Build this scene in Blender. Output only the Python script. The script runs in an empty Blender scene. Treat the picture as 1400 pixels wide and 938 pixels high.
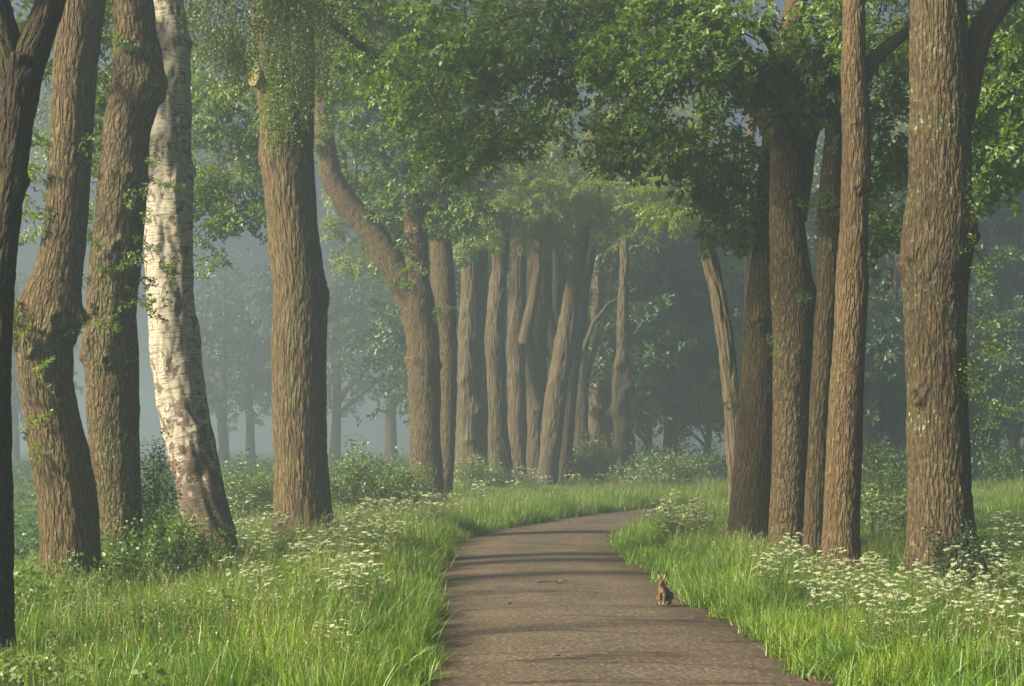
import bpy, bmesh, math, random
import numpy as np
from mathutils import Vector, Matrix

# ------------------------------------------------------------------ camera, world, sun, exposure
SC = bpy.context.scene
COL = SC.collection
rad = math.radians
H, F, HOR, CX = 1.9, 2400.0, 612.0, 700.0          # eye height (m), focal length and horizon in photo pixels (1400 wide)

cam_d = bpy.data.cameras.new("camera")
cam = bpy.data.objects.new("camera", cam_d); COL.objects.link(cam)
cam.location = (0, 0, H); cam.rotation_euler = (rad(90), 0, 0)
cam_d.sensor_width = 36; cam_d.lens = 36 * F / 1400
cam_d.shift_y = (HOR - 469) / 1400
cam_d.clip_start = 0.1; cam_d.clip_end = 3000
SC.camera = cam

SUN_EL, SUN_AZ = 29.0, -116.0                       # azimuth measured clockwise from +Y (view direction)
SUN_STRENGTH, SKY_STRENGTH, EXPOSURE, HAZE = 5.0, 0.05, 1.66, 0.0056
w = bpy.data.worlds.new("World"); SC.world = w; w.use_nodes = True
nt = w.node_tree; bg = nt.nodes["Background"]
sky = nt.nodes.new("ShaderNodeTexSky"); sky.sky_type = 'NISHITA'; sky.sun_disc = False
sky.dust_density = 10.0; sky.air_density = 0.8; sky.sun_elevation = rad(SUN_EL); sky.sun_rotation = rad(SUN_AZ)
nt.links.new(sky.outputs[0], bg.inputs[0]); bg.inputs[1].default_value = SKY_STRENGTH
sd = bpy.data.lights.new("sun", 'SUN'); sun = bpy.data.objects.new("sun", sd); COL.objects.link(sun)
sd.energy = SUN_STRENGTH; sd.angle = rad(6.0); sd.color = (1.0, 0.85, 0.59)
to_sun = Vector((math.sin(rad(SUN_AZ)) * math.cos(rad(SUN_EL)), math.cos(rad(SUN_AZ)) * math.cos(rad(SUN_EL)), math.sin(rad(SUN_EL))))
sun.rotation_euler = to_sun.to_track_quat('Z', 'Y').to_euler(); sun.location = to_sun * 60

SC.view_settings.view_transform = 'Standard'; SC.view_settings.look = 'None'
SC.view_settings.gamma = 1.0; SC.view_settings.use_curve_mapping = False
SC.view_settings.exposure = EXPOSURE
SC.render.engine = 'CYCLES'
cy = SC.cycles
cy.max_bounces = 6; cy.diffuse_bounces = 3; cy.glossy_bounces = 1; cy.transmission_bounces = 4
cy.volume_bounces = 1; cy.transparent_max_bounces = 4
cy.use_denoising = True
try: cy.denoiser = 'OPENIMAGEDENOISE'
except Exception: pass
cy.caustics_reflective = False; cy.caustics_refractive = False

# ------------------------------------------------------------------ numpy noise
_rng = np.random.RandomState(7)
_perm = _rng.permutation(256); _perm = np.concatenate([_perm, _perm, _perm])
_g = _rng.normal(size=(256, 3)); _g /= np.linalg.norm(_g, axis=1)[:, None]
def perlin(p):
    p = np.asarray(p, float); i = np.floor(p).astype(int); f = p - i; i &= 255
    u = f * f * f * (f * (f * 6 - 15) + 10)
    def gr(dx, dy, dz):
        h = _perm[_perm[_perm[i[:, 0] + dx] + i[:, 1] + dy] + i[:, 2] + dz] & 255
        return (_g[h] * (f - np.array([dx, dy, dz]))).sum(1)
    l = lambda a, b, t: a + (b - a) * t
    x0 = l(l(gr(0,0,0), gr(1,0,0), u[:,0]), l(gr(0,1,0), gr(1,1,0), u[:,0]), u[:,1])
    x1 = l(l(gr(0,0,1), gr(1,0,1), u[:,0]), l(gr(0,1,1), gr(1,1,1), u[:,0]), u[:,1])
    return l(x0, x1, u[:, 2]) * 1.5
def smooth(a, b, x):
    t = np.clip((x - a) / (b - a), 0, 1); return t * t * (3 - 2 * t)
def P(px, py, Y):                                    # photo pixel at a distance -> world point
    return np.array([(px - CX) / F * Y, Y, H - (py - HOR) / F * Y])

# ------------------------------------------------------------------ object helpers
def setp(o, label=None, cat=None, group=None, kind=None):
    if label: o["label"] = label
    if cat: o["category"] = cat
    if group: o["group"] = group
    if kind: o["kind"] = kind
    return o
def thing(name, label, cat, loc, group=None, rz=0.0):
    o = bpy.data.objects.new(name, None); COL.objects.link(o)
    o.location = [float(v) for v in loc]; o.rotation_euler = (0, 0, rz); o.empty_display_size = 0.2
    return setp(o, label, cat, group)
def mesh_np(name, V, faces, mats, parent=None, attrs=None, mat_idx=None, smooth_sh=True):
    """V (n,3) world; faces: list of (m,k) int arrays (same k inside each)"""
    me = bpy.data.meshes.new(name)
    V = np.asarray(V, np.float32)
    if parent is not None: V = V - np.array(parent.location, np.float32)
    faces = [f for f in faces if len(f)]
    loops = np.concatenate([f.ravel() for f in faces]).astype(np.int32)
    tot = np.concatenate([np.full(len(f), f.shape[1]) for f in faces]).astype(np.int32)
    start = np.concatenate([[0], np.cumsum(tot)[:-1]]).astype(np.int32)
    me.vertices.add(len(V)); me.vertices.foreach_set("co", V.ravel())
    me.loops.add(len(loops)); me.loops.foreach_set("vertex_index", loops)
    me.polygons.add(len(tot)); me.polygons.foreach_set("loop_start", start); me.polygons.foreach_set("loop_total", tot)
    if smooth_sh: me.polygons.foreach_set("use_smooth", np.ones(len(tot), bool))
    if mat_idx is not None: me.polygons.foreach_set("material_index", np.concatenate(mat_idx).astype(np.int32))
    for k, v in (attrs or {}).items():
        v = np.asarray(v, np.float32)
        a = me.attributes.new(k, 'FLOAT_VECTOR' if v.ndim == 2 else 'FLOAT', 'POINT')
        a.data.foreach_set("vector" if v.ndim == 2 else "value", v.ravel())
    for m in mats: me.materials.append(m)
    me.update(calc_edges=True); me.validate()
    o = bpy.data.objects.new(name, me); COL.objects.link(o)
    if parent is not None: o.parent = parent
    return o

# ------------------------------------------------------------------ materials
def new_mat(name):
    m = bpy.data.materials.new(name); m.use_nodes = True
    n = m.node_tree; n.nodes.clear()
    out = n.nodes.new("ShaderNodeOutputMaterial")
    return m, n, out
def N(n, t, **kw):
    x = n.nodes.new(t)
    for k, v in kw.items():
        if k.startswith("i_"):
            key = k[2:]; x.inputs[int(key) if key.isdigit() else key].default_value = v
        else: setattr(x, k, v)
    return x
def ramp(n, src, stops, link=True):
    r = n.nodes.new("ShaderNodeValToRGB"); e = r.color_ramp.elements
    while len(e) < len(stops): e.new(0.5)
    for el, (p, c) in zip(e, stops):
        el.position = p; el.color = (*c, 1) if len(c) == 3 else c
    n.links.new(src, r.inputs[0]); return r
def math_n(n, op, a, b=None, c=None):
    x = n.nodes.new("ShaderNodeMath"); x.operation = op
    for i, v in enumerate((a, b, c)):
        if v is None: continue
        if isinstance(v, (int, float)): x.inputs[i].default_value = v
        else: n.links.new(v, x.inputs[i])
    return x.outputs[0]

def leaf_mat(name, dark, light, trans=0.42, warm=(1.25, 1.15, 0.45), patch=False):
    m, n, out = new_mat(name)
    at = N(n, "ShaderNodeAttribute", attribute_name="tint")
    r = ramp(n, at.outputs["Fac"], [(0.0, dark), (0.75, light), (1.0, tuple(np.array(light) * np.array([1.35, 1.1, 0.8])))])
    df = N(n, "ShaderNodeBsdfDiffuse"); tr = N(n, "ShaderNodeBsdfTranslucent")
    if patch:                                        # drifts of fresher and of yellower grass across the verge
        ge = N(n, "ShaderNodeNewGeometry"); pz = N(n, "ShaderNodeTexNoise"); pz.inputs["Scale"].default_value = .9; pz.inputs["Detail"].default_value = 3
        n.links.new(ge.outputs["Position"], pz.inputs["Vector"])
        pr = ramp(n, pz.outputs["Fac"], [(.32, (.66, .82, .75)), (.5, (1, 1, 1)), (.68, (1.35, 1.15, 1.0))])
        pm = N(n, "ShaderNodeMix", data_type='RGBA', blend_type='MULTIPLY'); pm.inputs[0].default_value = 1
        n.links.new(r.outputs[0], pm.inputs[6]); n.links.new(pr.outputs[0], pm.inputs[7])
        class _r: outputs = [pm.outputs[2]]
        r = _r
    n.links.new(r.outputs[0], df.inputs[0])
    mx = N(n, "ShaderNodeMix", data_type='RGBA', blend_type='MULTIPLY'); mx.inputs[0].default_value = 1
    n.links.new(r.outputs[0], mx.inputs[6]); mx.inputs[7].default_value = (*warm, 1)
    n.links.new(mx.outputs[2], tr.inputs[0])
    ms = N(n, "ShaderNodeMixShader"); ms.inputs[0].default_value = trans
    n.links.new(df.outputs[0], ms.inputs[1]); n.links.new(tr.outputs[0], ms.inputs[2])
    gl = N(n, "ShaderNodeBsdfGlossy"); gl.inputs["Roughness"].default_value = 0.45; gl.inputs[0].default_value = (.9, .95, 1, 1)
    m2 = N(n, "ShaderNodeMixShader"); m2.inputs[0].default_value = 0.035
    n.links.new(ms.outputs[0], m2.inputs[1]); n.links.new(gl.outputs[0], m2.inputs[2])
    n.links.new(m2.outputs[0], out.inputs[0]); return m

def bark_mat(name, ridge, furrow, lichen, sx=0.045, sz=0.22, bump=1.0, lich=0.5, moss=(0.06, 0.072, 0.022), mossamt=0.45):
    m, n, out = new_mat(name)
    at = N(n, "ShaderNodeAttribute", attribute_name="bark_co")
    mp = N(n, "ShaderNodeMapping"); mp.inputs["Scale"].default_value = (1 / sx, 1 / sx, 1 / sz)
    n.links.new(at.outputs["Vector"], mp.inputs[0])
    n1 = N(n, "ShaderNodeTexNoise"); n1.inputs["Scale"].default_value = 1.0; n1.inputs["Detail"].default_value = 2; n1.inputs["Roughness"].default_value = 0.45; n1.inputs["Distortion"].default_value = 0.15
    n.links.new(mp.outputs[0], n1.inputs["Vector"])
    a = math_n(n, 'ABSOLUTE', math_n(n, 'SUBTRACT', n1.outputs["Fac"], 0.5))
    rd = math_n(n, 'MINIMUM', math_n(n, 'MULTIPLY', a, 8.0), 1.0)
    # elongated plates parted by cracks
    wn = N(n, "ShaderNodeTexNoise"); wn.inputs["Scale"].default_value = 9; wn.inputs["Detail"].default_value = 2; n.links.new(at.outputs["Vector"], wn.inputs["Vector"])
    wm = N(n, "ShaderNodeMix", data_type='RGBA', blend_type='LINEAR_LIGHT'); wm.inputs[0].default_value = sx * .45
    n.links.new(at.outputs["Vector"], wm.inputs[6]); n.links.new(wn.outputs["Color"], wm.inputs[7])
    mpv = N(n, "ShaderNodeMapping"); mpv.inputs["Scale"].default_value = (.75 / sx, .75 / sx, .62 / sz); n.links.new(wm.outputs[2], mpv.inputs[0])
    vo = N(n, "ShaderNodeTexVoronoi"); vo.feature = 'DISTANCE_TO_EDGE'; vo.inputs["Scale"].default_value = 1; n.links.new(mpv.outputs[0], vo.inputs["Vector"])
    pl = math_n(n, 'MINIMUM', math_n(n, 'MULTIPLY', vo.outputs["Distance"], 4.5), 1.0)
    rd = math_n(n, 'ADD', math_n(n, 'MULTIPLY', rd, .4), math_n(n, 'MULTIPLY', pl, .6))
    # grain
    n2 = N(n, "ShaderNodeTexNoise"); n2.inputs["Scale"].default_value = 45; n2.inputs["Detail"].default_value = 4
    n.links.new(at.outputs["Vector"], n2.inputs["Vector"])
    n3 = N(n, "ShaderNodeTexNoise"); n3.inputs["Scale"].default_value = 1.7; n3.inputs["Detail"].default_value = 4
    n.links.new(at.outputs["Vector"], n3.inputs["Vector"])
    base = ramp(n, n2.outputs["Fac"], [(0.25, tuple(np.array(ridge) * 0.55)), (0.75, tuple(np.array(ridge) * 1.25))])
    mx = N(n, "ShaderNodeMix", data_type='RGBA'); n.links.new(rd, mx.inputs[0]); mx.inputs[6].default_value = (*furrow, 1)
    n.links.new(base.outputs[0], mx.inputs[7])
    # big patches of lichen / algae
    lr = ramp(n, n3.outputs["Fac"], [(0.50, (0, 0, 0)), (0.72, (1, 1, 1))])
    n4 = N(n, "ShaderNodeTexNoise"); n4.inputs["Scale"].default_value = 16; n4.inputs["Detail"].default_value = 3
    n.links.new(at.outputs["Vector"], n4.inputs["Vector"])
    l2 = ramp(n, n4.outputs["Fac"], [(0.56, (0, 0, 0)), (0.66, (1, 1, 1))])
    la = math_n(n, 'MULTIPLY', math_n(n, 'MULTIPLY', l2.outputs[0], rd), lich)
    la = math_n(n, 'MULTIPLY', la, math_n(n, 'ADD', math_n(n, 'MULTIPLY', lr.outputs[0], 0.85), 0.15))
    mo = N(n, "ShaderNodeMix", data_type='RGBA'); n.links.new(math_n(n, 'MULTIPLY', lr.outputs[0], mossamt), mo.inputs[0])
    n.links.new(mx.outputs[2], mo.inputs[6]); mo.inputs[7].default_value = (*moss, 1)
    mx2 = N(n, "ShaderNodeMix", data_type='RGBA'); n.links.new(la, mx2.inputs[0]); n.links.new(mo.outputs[2], mx2.inputs[6]); mx2.inputs[7].default_value = (*lichen, 1)
    bs = N(n, "ShaderNodeBsdfPrincipled"); bs.inputs["Roughness"].default_value = 0.9
    bs.inputs["Specular IOR Level"].default_value = 0.15
    n.links.new(mx2.outputs[2], bs.inputs["Base Color"])
    hh = math_n(n, 'ADD', rd, math_n(n, 'MULTIPLY', n2.outputs["Fac"], 0.45))
    bp = N(n, "ShaderNodeBump"); bp.inputs["Strength"].default_value = bump; bp.inputs["Distance"].default_value = 0.035
    n.links.new(hh, bp.inputs["Height"]); n.links.new(bp.outputs[0], bs.inputs["Normal"])
    n.links.new(bs.outputs[0], out.inputs[0]); return m

M = {}
M['oak_bark'] = bark_mat("oak_bark", (0.119, 0.088, 0.043), (.040, .029, .017), (.36, .35, .26))
M['oak_bark_shaded'] = bark_mat("oak_bark_shaded", (0.035, 0.026, 0.014), (.02, .014, .01), (.15, .14, .10), lich=.25)  # left edge oak: shade of trees out of view put into the bark colour
M['oak_bark_dark'] = bark_mat("oak_bark_dark", (0.089, 0.065, 0.034), (.04, .028, .017), (.26, .24, .17), lich=.3)
M['oak_bark_grey'] = bark_mat("oak_bark_grey", (0.101, 0.076, 0.039), (.034, .025, .016), (.40, .40, .32), lich=.9)
M['oak_bark_ridged'] = bark_mat("oak_bark_ridged", (0.126, 0.095, 0.046), (.040, .029, .017), (.36, .35, .26), sx=.06, sz=.42, lich=.3, mossamt=.3)
M['oak_bark_plated'] = bark_mat("oak_bark_plated", (0.111, 0.084, 0.043), (.036, .027, .016), (.34, .35, .27), sx=.055, sz=.15, lich=.8, mossamt=.6)
M['oak_bark_red'] = bark_mat("oak_bark_red", (0.138, 0.101, 0.054), (.048, .032, .018), (.36, .33, .24), sx=.04, sz=.2, lich=.35, mossamt=.15)
M['robinia_bark'] = bark_mat("robinia_bark", (0.120, 0.096, 0.059), (.045, .034, .022), (.3, .28, .2), sx=.085, sz=.8, bump=.9, lich=.15)
M['twig'] = bark_mat("twig_bark", (.09, .065, .042), (.05, .035, .025), (.2, .2, .15), lich=.1)

def birch_mat():
    m, n, out = new_mat("birch_bark")
    at = N(n, "ShaderNodeAttribute", attribute_name="bark_co")
    dk = N(n, "ShaderNodeAttribute", attribute_name="rough")
    mp = N(n, "ShaderNodeMapping"); mp.inputs["Scale"].default_value = (5.0, 5.0, 38)
    n.links.new(at.outputs["Vector"], mp.inputs[0])
    a = N(n, "ShaderNodeTexNoise"); a.inputs["Scale"].default_value = 1; a.inputs["Detail"].default_value = 4; a.inputs["Roughness"].default_value = .65
    n.links.new(mp.outputs[0], a.inputs["Vector"])
    mp2 = N(n, "ShaderNodeMapping"); mp2.inputs["Scale"].default_value = (7, 7, 4.5)
    n.links.new(at.outputs["Vector"], mp2.inputs[0])
    b = N(n, "ShaderNodeTexNoise"); b.inputs["Scale"].default_value = 1; b.inputs["Detail"].default_value = 5; b.inputs["Roughness"].default_value = .6; b.inputs["Distortion"].default_value = .5
    n.links.new(mp2.outputs[0], b.inputs["Vector"])
    white = ramp(n, a.outputs["Fac"], [(.36, (.09, .075, .06)), (.42, (.21, .19, .155)), (.58, (.32, .305, .26)), (.75, (.22, .19, .15))])
    rough = ramp(n, a.outputs["Fac"], [(.3, (.05, .04, .03)), (.7, (.16, .125, .09))])
    f = math_n(n, 'ADD', b.outputs["Fac"], dk.outputs["Fac"])
    fr = ramp(n, f, [(.545, (0, 0, 0)), (.565, (1, 1, 1))])
    mx = N(n, "ShaderNodeMix", data_type='RGBA'); n.links.new(fr.outputs[0], mx.inputs[0]); n.links.new(white.outputs[0], mx.inputs[6]); n.links.new(rough.outputs[0], mx.inputs[7])
    bs = N(n, "ShaderNodeBsdfPrincipled"); bs.inputs["Roughness"].default_value = .75; bs.inputs["Specular IOR Level"].default_value = .25
    n.links.new(mx.outputs[2], bs.inputs["Base Color"])
    bp = N(n, "ShaderNodeBump"); bp.inputs["Strength"].default_value = .5; bp.inputs["Distance"].default_value = .02
    n.links.new(math_n(n, 'ADD', a.outputs["Fac"], math_n(n, 'MULTIPLY', fr.outputs[0], .6)), bp.inputs["Height"]); n.links.new(bp.outputs[0], bs.inputs["Normal"])
    n.links.new(bs.outputs[0], out.inputs[0]); return m
M['birch_bark'] = birch_mat()
M['oak_leaf'] = leaf_mat("oak_leaf", (.050, .115, .010), (.115, .205, .018), trans=.5)
M['wood_leaf'] = leaf_mat("wood_leaf", (.025, .06, .015), (.05, .10, .024), trans=.28)
M['robinia_leaf'] = leaf_mat("robinia_leaf", (.12, .19, .030), (.20, .28, .05), trans=.55)
M['birch_leaf'] = leaf_mat("birch_leaf", (.055, .095, .015), (.11, .15, .028))
M['bush_leaf'] = leaf_mat("bush_leaf", (.045, .105, .014), (.10, .185, .028))
M['dark_leaf'] = leaf_mat("dark_leaf", (.016, .034, .011), (.035, .07, .018), trans=.25)
M['grass'] = leaf_mat("grass_blade", (.070, .160, .010), (.135, .240, .018), trans=.42, warm=(1.2, 1.15, .5), patch=True)
M['seed'] = leaf_mat("grass_seed", (.13, .165, .05), (.22, .24, .09), trans=.35, warm=(1, 1, .8))
M['crop'] = leaf_mat("crop_leaf", (.022, .07, .026), (.045, .105, .04), trans=.3, warm=(1, 1.1, .8))
M['herb'] = leaf_mat("herb_leaf", (.065, .125, .025), (.115, .18, .045), trans=.4)
def petal():
    m, n, out = new_mat("white_petal")
    d = N(n, "ShaderNodeBsdfDiffuse"); d.inputs[0].default_value = (.62, .67, .46, 1)
    t = N(n, "ShaderNodeBsdfTranslucent"); t.inputs[0].default_value = (.58, .66, .38, 1)
    s = N(n, "ShaderNodeMixShader"); s.inputs[0].default_value = .35
    n.links.new(d.outputs[0], s.inputs[1]); n.links.new(t.outputs[0], s.inputs[2]); n.links.new(s.outputs[0], out.inputs[0]); return m
M['petal'] = petal()
def plain(name, c, rough=.8, spec=.2):
    m, n, out = new_mat(name)
    bs = N(n, "ShaderNodeBsdfPrincipled"); bs.inputs["Base Color"].default_value = (*c, 1); bs.inputs["Roughness"].default_value = rough; bs.inputs["Specular IOR Level"].default_value = spec
    tc = N(n, "ShaderNodeTexCoord"); nz = N(n, "ShaderNodeTexNoise"); nz.inputs["Scale"].default_value = 60
    n.links.new(tc.outputs["Object"], nz.inputs["Vector"])
    r = ramp(n, nz.outputs["Fac"], [(.3, tuple(np.array(c) * .8)), (.7, tuple(np.array(c) * 1.2))]); n.links.new(r.outputs[0], bs.inputs["Base Color"])
    n.links.new(bs.outputs[0], out.inputs[0]); return m
M['cut_wood'] = plain("cut_wood", (.24, .165, .095)); M['dead_leaf'] = plain("dead_leaf", (.13, .07, .035))

# ------------------------------------------------------------------ road centreline and terrain
LEFT_EDGE = np.array([(-.2, 4), (-.45, 10), (-.64, 14), (-.76, 17.7), (-.92, 21.9), (-1.15, 28.9), (-1.15, 33), (-.75, 37.7), (.02, 41.5), (1.14, 45.6), (2.5, 50), (3.9, 53.8), (6.2, 57.6), (9.5, 60.6), (14, 62.6), (20, 63.8), (30, 64.5), (60, 65)], float)
LEFT_EDGE = np.vstack([[(.9, -30), (.4, -10)], LEFT_EDGE])
def resample(pts, ds):
    d = np.concatenate([[0], np.cumsum(np.linalg.norm(np.diff(pts, axis=0), axis=1))])
    s = np.arange(0, d[-1], ds); out = np.stack([np.interp(s, d, pts[:, k]) for k in range(pts.shape[1])], 1)
    return out
le = resample(LEFT_EDGE, .25)
k = np.ones(13) / 13
pad = np.vstack([np.repeat(le[:1], 6, 0), le, np.repeat(le[-1:], 6, 0)])
le = np.stack([np.convolve(pad[:, i], k, 'valid') for i in range(2)], 1) - [.15, 0]
tg = np.gradient(le, axis=0); tg /= np.linalg.norm(tg, axis=1)[:, None]
nr = np.stack([tg[:, 1], -tg[:, 0]], 1)
RW = 3.36
CL = le + nr * (RW / 2)
_sub = CL[::3]
def road_dist(x, y):
    x = np.asarray(x, float).ravel(); y = np.asarray(y, float).ravel(); out = np.empty(len(x))
    for i in range(0, len(x), 20000):
        dx = x[i:i + 20000, None] - _sub[None, :, 0]; dy = y[i:i + 20000, None] - _sub[None, :, 1]
        out[i:i + 20000] = np.sqrt((dx * dx + dy * dy).min(1))
    return out
def ground_z(x, y):
    x = np.asarray(x, float).ravel(); y = np.asarray(y, float).ravel()
    d = road_dist(x, y)
    v = smooth(1.7, 3.6, d)
    nz = perlin(np.stack([x * .35, y * .35, x * 0 + 3.3], 1)) * .07 + perlin(np.stack([x * 1.3, y * 1.3, x * 0 + 1.3], 1)) * .03
    far = smooth(48, 140, y) * smooth(2, -8, x) * 0.75
    return v * (.07 + nz) - .30 * smooth(2.2, 4.6, d) * smooth(70, 50, y) + far
def gz(x, y): return float(ground_z([x], [y])[0])

def ground():
    xs = np.concatenate([np.arange(-390, -30, 8.), np.arange(-30, 30, .5), np.arange(30, 391, 8.)])
    ys = np.concatenate([np.arange(-50, 8, 3.), np.arange(8, 80, .5), np.arange(80, 160, 3.), np.arange(160, 690, 10.)])
    X, Y = np.meshgrid(xs, ys); V = np.stack([X.ravel(), Y.ravel(), ground_z(X, Y)], 1)
    nx, ny = len(xs), len(ys); i = np.arange(nx * ny).reshape(ny, nx)
    f = np.stack([i[:-1, :-1].ravel(), i[:-1, 1:].ravel(), i[1:, 1:].ravel(), i[1:, :-1].ravel()], 1)
    m, n, out = new_mat("meadow_ground")
    tc = N(n, "ShaderNodeTexCoord"); a = N(n, "ShaderNodeTexNoise"); a.inputs["Scale"].default_value = 2.5; a.inputs["Detail"].default_value = 6
    n.links.new(tc.outputs["Object"], a.inputs["Vector"])
    b = N(n, "ShaderNodeTexNoise"); b.inputs["Scale"].default_value = .15; b.inputs["Detail"].default_value = 3; n.links.new(tc.outputs["Object"], b.inputs["Vector"])
    r = ramp(n, a.outputs["Fac"], [(.3, (.025, .04, .012)), (.5, (.045, .085, .02)), (.75, (.06, .11, .03))])
    bs = N(n, "ShaderNodeBsdfDiffuse"); n.links.new(r.outputs[0], bs.inputs[0])
    bp = N(n, "ShaderNodeBump"); bp.inputs["Strength"].default_value = 1; bp.inputs["Distance"].default_value = .08; n.links.new(a.outputs["Fac"], bp.inputs["Height"]); n.links.new(bp.outputs[0], bs.inputs["Normal"])
    n.links.new(bs.outputs[0], out.inputs[0])
    setp(mesh_np("ground", V, [f], [m]), kind="structure")
ground()

def road():
    cs = np.linspace(0, 1, 15)
    wig = perlin(np.stack([np.arange(len(le)) * .22, np.zeros(len(le)), np.zeros(len(le))], 1)) * .07
    wig2 = perlin(np.stack([np.arange(len(le)) * .22, np.zeros(len(le)) + 9.5, np.zeros(len(le))], 1)) * .07
    V = []
    for c in cs:
        p = le + nr * ((RW + .1) * c - .05)[..., None] if False else le + nr * (RW * c) + nr * (wig * (1 - c) + wig2 * c)[:, None]
        z = .012 + .05 * (1 - (2 * c - 1) ** 2) + 0 * p[:, 0]
        V.append(np.column_stack([p, z]))
    V = np.stack(V, 1); ns = len(le); V = V.reshape(-1, 3); i = np.arange(ns * 15).reshape(ns, 15)
    f = np.stack([i[:-1, :-1].ravel(), i[:-1, 1:].ravel(), i[1:, 1:].ravel(), i[1:, :-1].ravel()], 1)
    cc = np.tile(cs, ns); ss = np.repeat(np.arange(ns) * .25, 15)
    m, n, out = new_mat("asphalt")
    at = N(n, "ShaderNodeAttribute", attribute_name="lane"); tc = N(n, "ShaderNodeTexCoord")
    sx = N(n, "ShaderNodeSeparateXYZ"); n.links.new(at.outputs["Vector"], sx.inputs[0])
    g = N(n, "ShaderNodeTexVoronoi"); g.inputs["Scale"].default_value = 55; n.links.new(tc.outputs["Object"], g.inputs["Vector"])
    g2 = N(n, "ShaderNodeTexNoise"); g2.inputs["Scale"].default_value = 20; g2.inputs["Detail"].default_value = 5; g2.inputs["Roughness"].default_value = .75; n.links.new(tc.outputs["Object"], g2.inputs["Vector"])
    g3 = N(n, "ShaderNodeTexNoise"); g3.inputs["Scale"].default_value = .8; g3.inputs["Detail"].default_value = 5; n.links.new(tc.outputs["Object"], g3.inputs["Vector"])
    base = ramp(n, g2.outputs["Fac"], [(.32, (.030, .026, .020)), (.5, (.074, .062, .047)), (.66, (.205, .175, .135))])
    st = ramp(n, g.outputs["Color"], [(.0, (.6, .6, .6)), (.8, (1.1, 1.05, 1)), (1., (2.0, 1.85, 1.6))])
    mu = N(n, "ShaderNodeMix", data_type='RGBA', blend_type='MULTIPLY'); mu.inputs[0].default_value = 1; n.links.new(base.outputs[0], mu.inputs[6]); n.links.new(st.outputs[0], mu.inputs[7])
    pt = ramp(n, g3.outputs["Fac"], [(.3, (.72, .70, .68)), (.7, (1.25, 1.22, 1.2))])
    mu2 = N(n, "ShaderNodeMix", data_type='RGBA', blend_type='MULTIPLY'); mu2.inputs[0].default_value = 1; n.links.new(mu.outputs[2], mu2.inputs[6]); n.links.new(pt.outputs[0], mu2.inputs[7])
    # worn wheel tracks, dirt at the rims, transverse cracks
    tr = ramp(n, sx.outputs[0], [(0., (.55, .47, .36)), (.07, (.8, .76, .7)), (.25, (1.12, 1.1, 1.08)), (.5, (.92, .92, .92)), (.75, (1.12, 1.1, 1.08)), (.93, (.8, .74, .66)), (1., (.5, .42, .3))])
    mu3 = N(n, "ShaderNodeMix", data_type='RGBA', blend_type='MULTIPLY'); mu3.inputs[0].default_value = 1; n.links.new(mu2.outputs[2], mu3.inputs[6]); n.links.new(tr.outputs[0], mu3.inputs[7])
    mp = N(n, "ShaderNodeMapping"); mp.inputs["Scale"].default_value = (.35, .42, 1); n.links.new(at.outputs["Vector"], mp.inputs[0])
    cr = N(n, "ShaderNodeTexNoise"); cr.inputs["Scale"].default_value = 1; cr.inputs["Detail"].default_value = 6; cr.inputs["Roughness"].default_value = .5; n.links.new(mp.outputs[0], cr.inputs["Vector"])
    ca = math_n(n, 'ABSOLUTE', math_n(n, 'SUBTRACT', cr.outputs["Fac"], .5))
    c2 = ramp(n, ca, [(.0, (.35, .33, .3)), (.009, (1, 1, 1))])
    mu4 = N(n, "ShaderNodeMix", data_type='RGBA', blend_type='MULTIPLY'); mu4.inputs[0].default_value = 1; n.links.new(mu3.outputs[2], mu4.inputs[6]); n.links.new(c2.outputs[0], mu4.inputs[7])
    bs = N(n, "ShaderNodeBsdfPrincipled"); bs.inputs["Roughness"].default_value = .8; bs.inputs["Specular IOR Level"].default_value = .3; n.links.new(mu4.outputs[2], bs.inputs["Base Color"])
    bp = N(n, "ShaderNodeBump"); bp.inputs["Strength"].default_value = .5; bp.inputs["Distance"].default_value = .010; n.links.new(g2.outputs["Fac"], bp.inputs["Height"]); n.links.new(bp.outputs[0], bs.inputs["Normal"])
    n.links.new(bs.outputs[0], out.inputs[0])
    setp(mesh_np("road", V, [f], [m], attrs={"lane": np.column_stack([cc, ss, 0 * ss])}), kind="structure")
road()

# ------------------------------------------------------------------ the misty air
def haze():
    x0, x1, y0, y1, z0, z1 = -400, 400, -60, 700, -1.2, 19.5
    V = [(x, y, z) for z in (z0, z1) for y in (y0, y1) for x in (x0, x1)]
    f = np.array([(0, 2, 3, 1), (4, 5, 7, 6), (0, 1, 5, 4), (2, 6, 7, 3), (0, 4, 6, 2), (1, 3, 7, 5)])
    m, n, out = new_mat("haze_air")
    v = N(n, "ShaderNodeVolumePrincipled"); v.inputs["Color"].default_value = (.45, .56, .69, 1); v.inputs["Density"].default_value = HAZE; v.inputs["Anisotropy"].default_value = 0.55
    n.links.new(v.outputs[0], out.inputs["Volume"])
    try: m.cycles.homogeneous_volume = True
    except Exception: pass
    setp(mesh_np("haze", V, [f], [m], smooth_sh=False), kind="stuff")
haze()

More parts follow.
